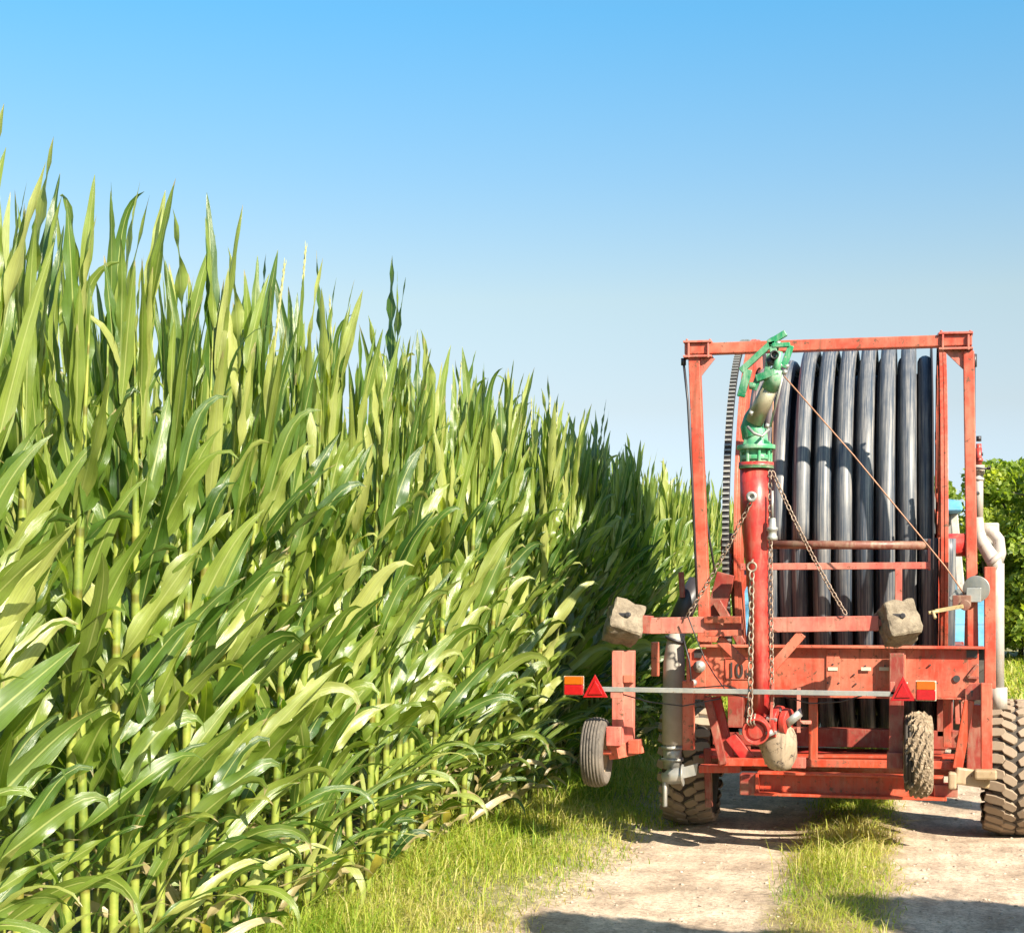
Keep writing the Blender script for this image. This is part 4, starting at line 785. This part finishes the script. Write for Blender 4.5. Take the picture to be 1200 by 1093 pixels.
# light board
lb = empty('trailer_light_board', at(868, 808, 9.62), 'long grey light bar with red triangles and lamps tied across the front of the machine', 'light board')
b = MB(); b.bar(at(690, 807, 9.66), at(1052, 813, 9.66), .02, px(5.5)); b.build('bar', M['steel'], lb, .002)
for (pts, ux, lu) in (([(697, 790), (683, 817), (712, 817)], 672, (661, 684, 792, 814)), ([(1058, 792), (1043, 821), (1073, 821)], 1085, (1074, 1096, 798, 820))):
    tri = MB().plate([at(*p, 9.62) for p in pts], .012).build('reflector', M['redlens'], lb, .002); cc_ = sum((at(*p, 9.612) for p in pts), Vector())/3; sub(MB().plate([cc_+(at(*p, 9.612)-cc_)*.62 for p in pts], .006), 'inner_panel', M['redlens'], tri, .003)
    u0, u1, v0, v1 = lu; vm = (v0+v1)/2-1
    lamp = MB().box(at((u0+u1)/2, (v0+v1)/2, 9.66), (px(u1-u0), .03, px(v1-v0))).build('lamp', M['white'], lb, .003)
    sub(MB().box(at((u0+u1)/2, (v0+vm)/2, 9.63), (px(u1-u0-1.5), .045, px(vm-v0-.5))), 'amber_lens', M['amber'], lamp, .005)
    sub(MB().box(at((u0+u1)/2, (v1+vm)/2, 9.63), (px(u1-u0-1.5), .045, px(v1-vm-.5))), 'red_lens', M['redlens'], lamp, .005)
b = MB(); b.box(at(723, 812, 9.67), (px(14), .03, px(11))); b.box(at(1046, 806, 9.67), (px(5), .04, px(14))); b.build('clip', M['paint_pink'], lb, .002)
b = MB(); b.tube([at(725, 812, 9.7), at(760, 822, 9.75), at(800, 827, 9.75), at(845, 818, 9.7)], .004, 6); b.tube([at(918, 816, 9.7), at(950, 824, 9.72), at(985, 822, 9.7), at(1010, 815, 9.68)], .004, 6)
b.tube([at(806, 722, 9.85), at(815, 745, 9.85), at(826, 772, 9.9), at(838, 792, 9.85), at(853, 812, 9.7), at(880, 818, 9.65)], .004, 6); b.tube([at(800, 745, 9.9), at(808, 775, 9.88), at(810, 797, 9.88)], .005, 6); b.tube([at(812, 806, 9.8), at(850, 803, 9.75), at(878, 812, 9.68), at(872, 840, 9.68)], .004, 6); b.build('cable', M['dark'], lb)

at, px = _at, _px
# ------------------------------------------------------------------ tractor in front of the reel
tx, ty_ = -.42, 16.6
tr = empty('tractor', (tx, ty_, 0), 'light blue farm tractor mostly hidden behind the hose reel', 'tractor')
b = MB()
vs = []
for z, hx, y0, y1 in ((2.30, .80, 15.2, 16.95), (2.33, .86, 15.15, 17.0), (2.42, .84, 15.25, 16.9), (2.46, .68, 15.5, 16.7)):
    vs += [(tx-hx, y0, z), (tx+hx, y0, z), (tx+hx, y1, z), (tx-hx, y1, z)]
b.add(vs, [(0, 1, 2, 3), (12, 13, 14, 15)]+[(i*4+k, i*4+(k+1) % 4, (i+1)*4+(k+1) % 4, (i+1)*4+k) for i in range(3) for k in range(4)]); b.build('cab_roof', M['blue'], tr, .02)
b = MB()
for sx in (-1, 1):
    b.bar((tx+sx*.78, 15.3, 2.3), (tx+sx*.86, 15.1, 1.35), .07, .07); b.bar((tx+sx*.78, 16.9, 2.3), (tx+sx*.74, 17.1, 1.1), .07, .06)
    b.bar((tx+sx*.66, 15.35, 2.25), (tx+sx*.78, 15.0, 1.3), .05, .05)
b.bar((tx-.78, 15.3, 2.26), (tx+.78, 15.3, 2.26), .06, .08); b.bar((tx-.8, 15.15, 1.4), (tx+.8, 15.15, 1.4), .06, .08); b.build('cab_frame', M['pipe'], tr, .01)
b = MB(); b.box((tx, 15.28, 1.85), (1.46, .012, .8)); b.box((tx-.79, 16.1, 1.85), (.012, 1.5, .8)); b.box((tx+.79, 16.1, 1.85), (.012, 1.5, .8)); b.build('cab_glass', M['glass'], tr)
b = MB(); b.box((tx, 18.2, 1.35), (.62, 2.3, .55)); b.box((tx, 15.9, 1.05), (1.5, 1.6, .5)); b.box((tx, 17.5, .85), (.5, 4.0, .4)); b.build('body', M['blue'], tr, .06)
for sx in (-1, 1):
    b = MB()
    pts = [Vector((tx+sx*.95, 15.6+.86*math.cos(a), .8+.86*math.sin(a))) for a in [R(k) for k in range(10, 175, 15)]]
    for p, q in zip(pts, pts[1:]): b.bar(p, q, .4, .03, (1, 0, 0))
    b.build('mudguard', M['blue'], tr)
for (x, y, r_, wd) in ((tx-.95, 15.6, .78, .38), (tx+.95, 15.6, .78, .38), (tx-.85, 18.9, .5, .28), (tx+.85, 18.9, .5, .28)):
    c = Vector((x, y, r_)); wh = MB().lathe([(-.06, .02), (-.06, r_*.3), (0, r_*.5), (-wd*.35, r_*.56), (wd*.35, r_*.56), (0, r_*.5), (.06, r_*.3), (.06, .02)], c, (1, 0, 0), 32).build('wheel', M['pipe'], tr)
    sub(MB().lathe(tyre_profile(r_-.03, wd, r_*.55), c, (1, 0, 0), 48), 'tyre', M['tyre'], wh); t = MB()
    for k in range(22):
        for s in (-1, 1):
            a = 2*math.pi*(k+(.5 if s > 0 else 0))/22; a2 = a-.16; p = c+Vector((s*.01, math.cos(a)*(r_-.02), math.sin(a)*(r_-.02))); q = c+Vector((s*wd*.46, math.cos(a2)*(r_-.035), math.sin(a2)*(r_-.035))); t.bar(p, q, .05, .04, (0, math.cos(a), math.sin(a)))
    sub(t, 'tread', M['tyre'], wh)
b = MB(); b.cyl((tx+.25, 17.6, 1.6), (tx+.25, 17.6, 2.35), .035, 12); b.build('exhaust', M['steel'], tr)
b = MB(); c = at(1161, 625, 15.4); b.box(c, (px(18, 15.4), .06, px(24, 15.4))); b.build('mirror', M['pipe'], tr, .015)
b = MB(); b.tube([c+Vector((0, .05, .05)), Vector((tx+.80, 15.6, 2.1))], .014, 8); b.build('mirror_arm', M['dark'], tr)
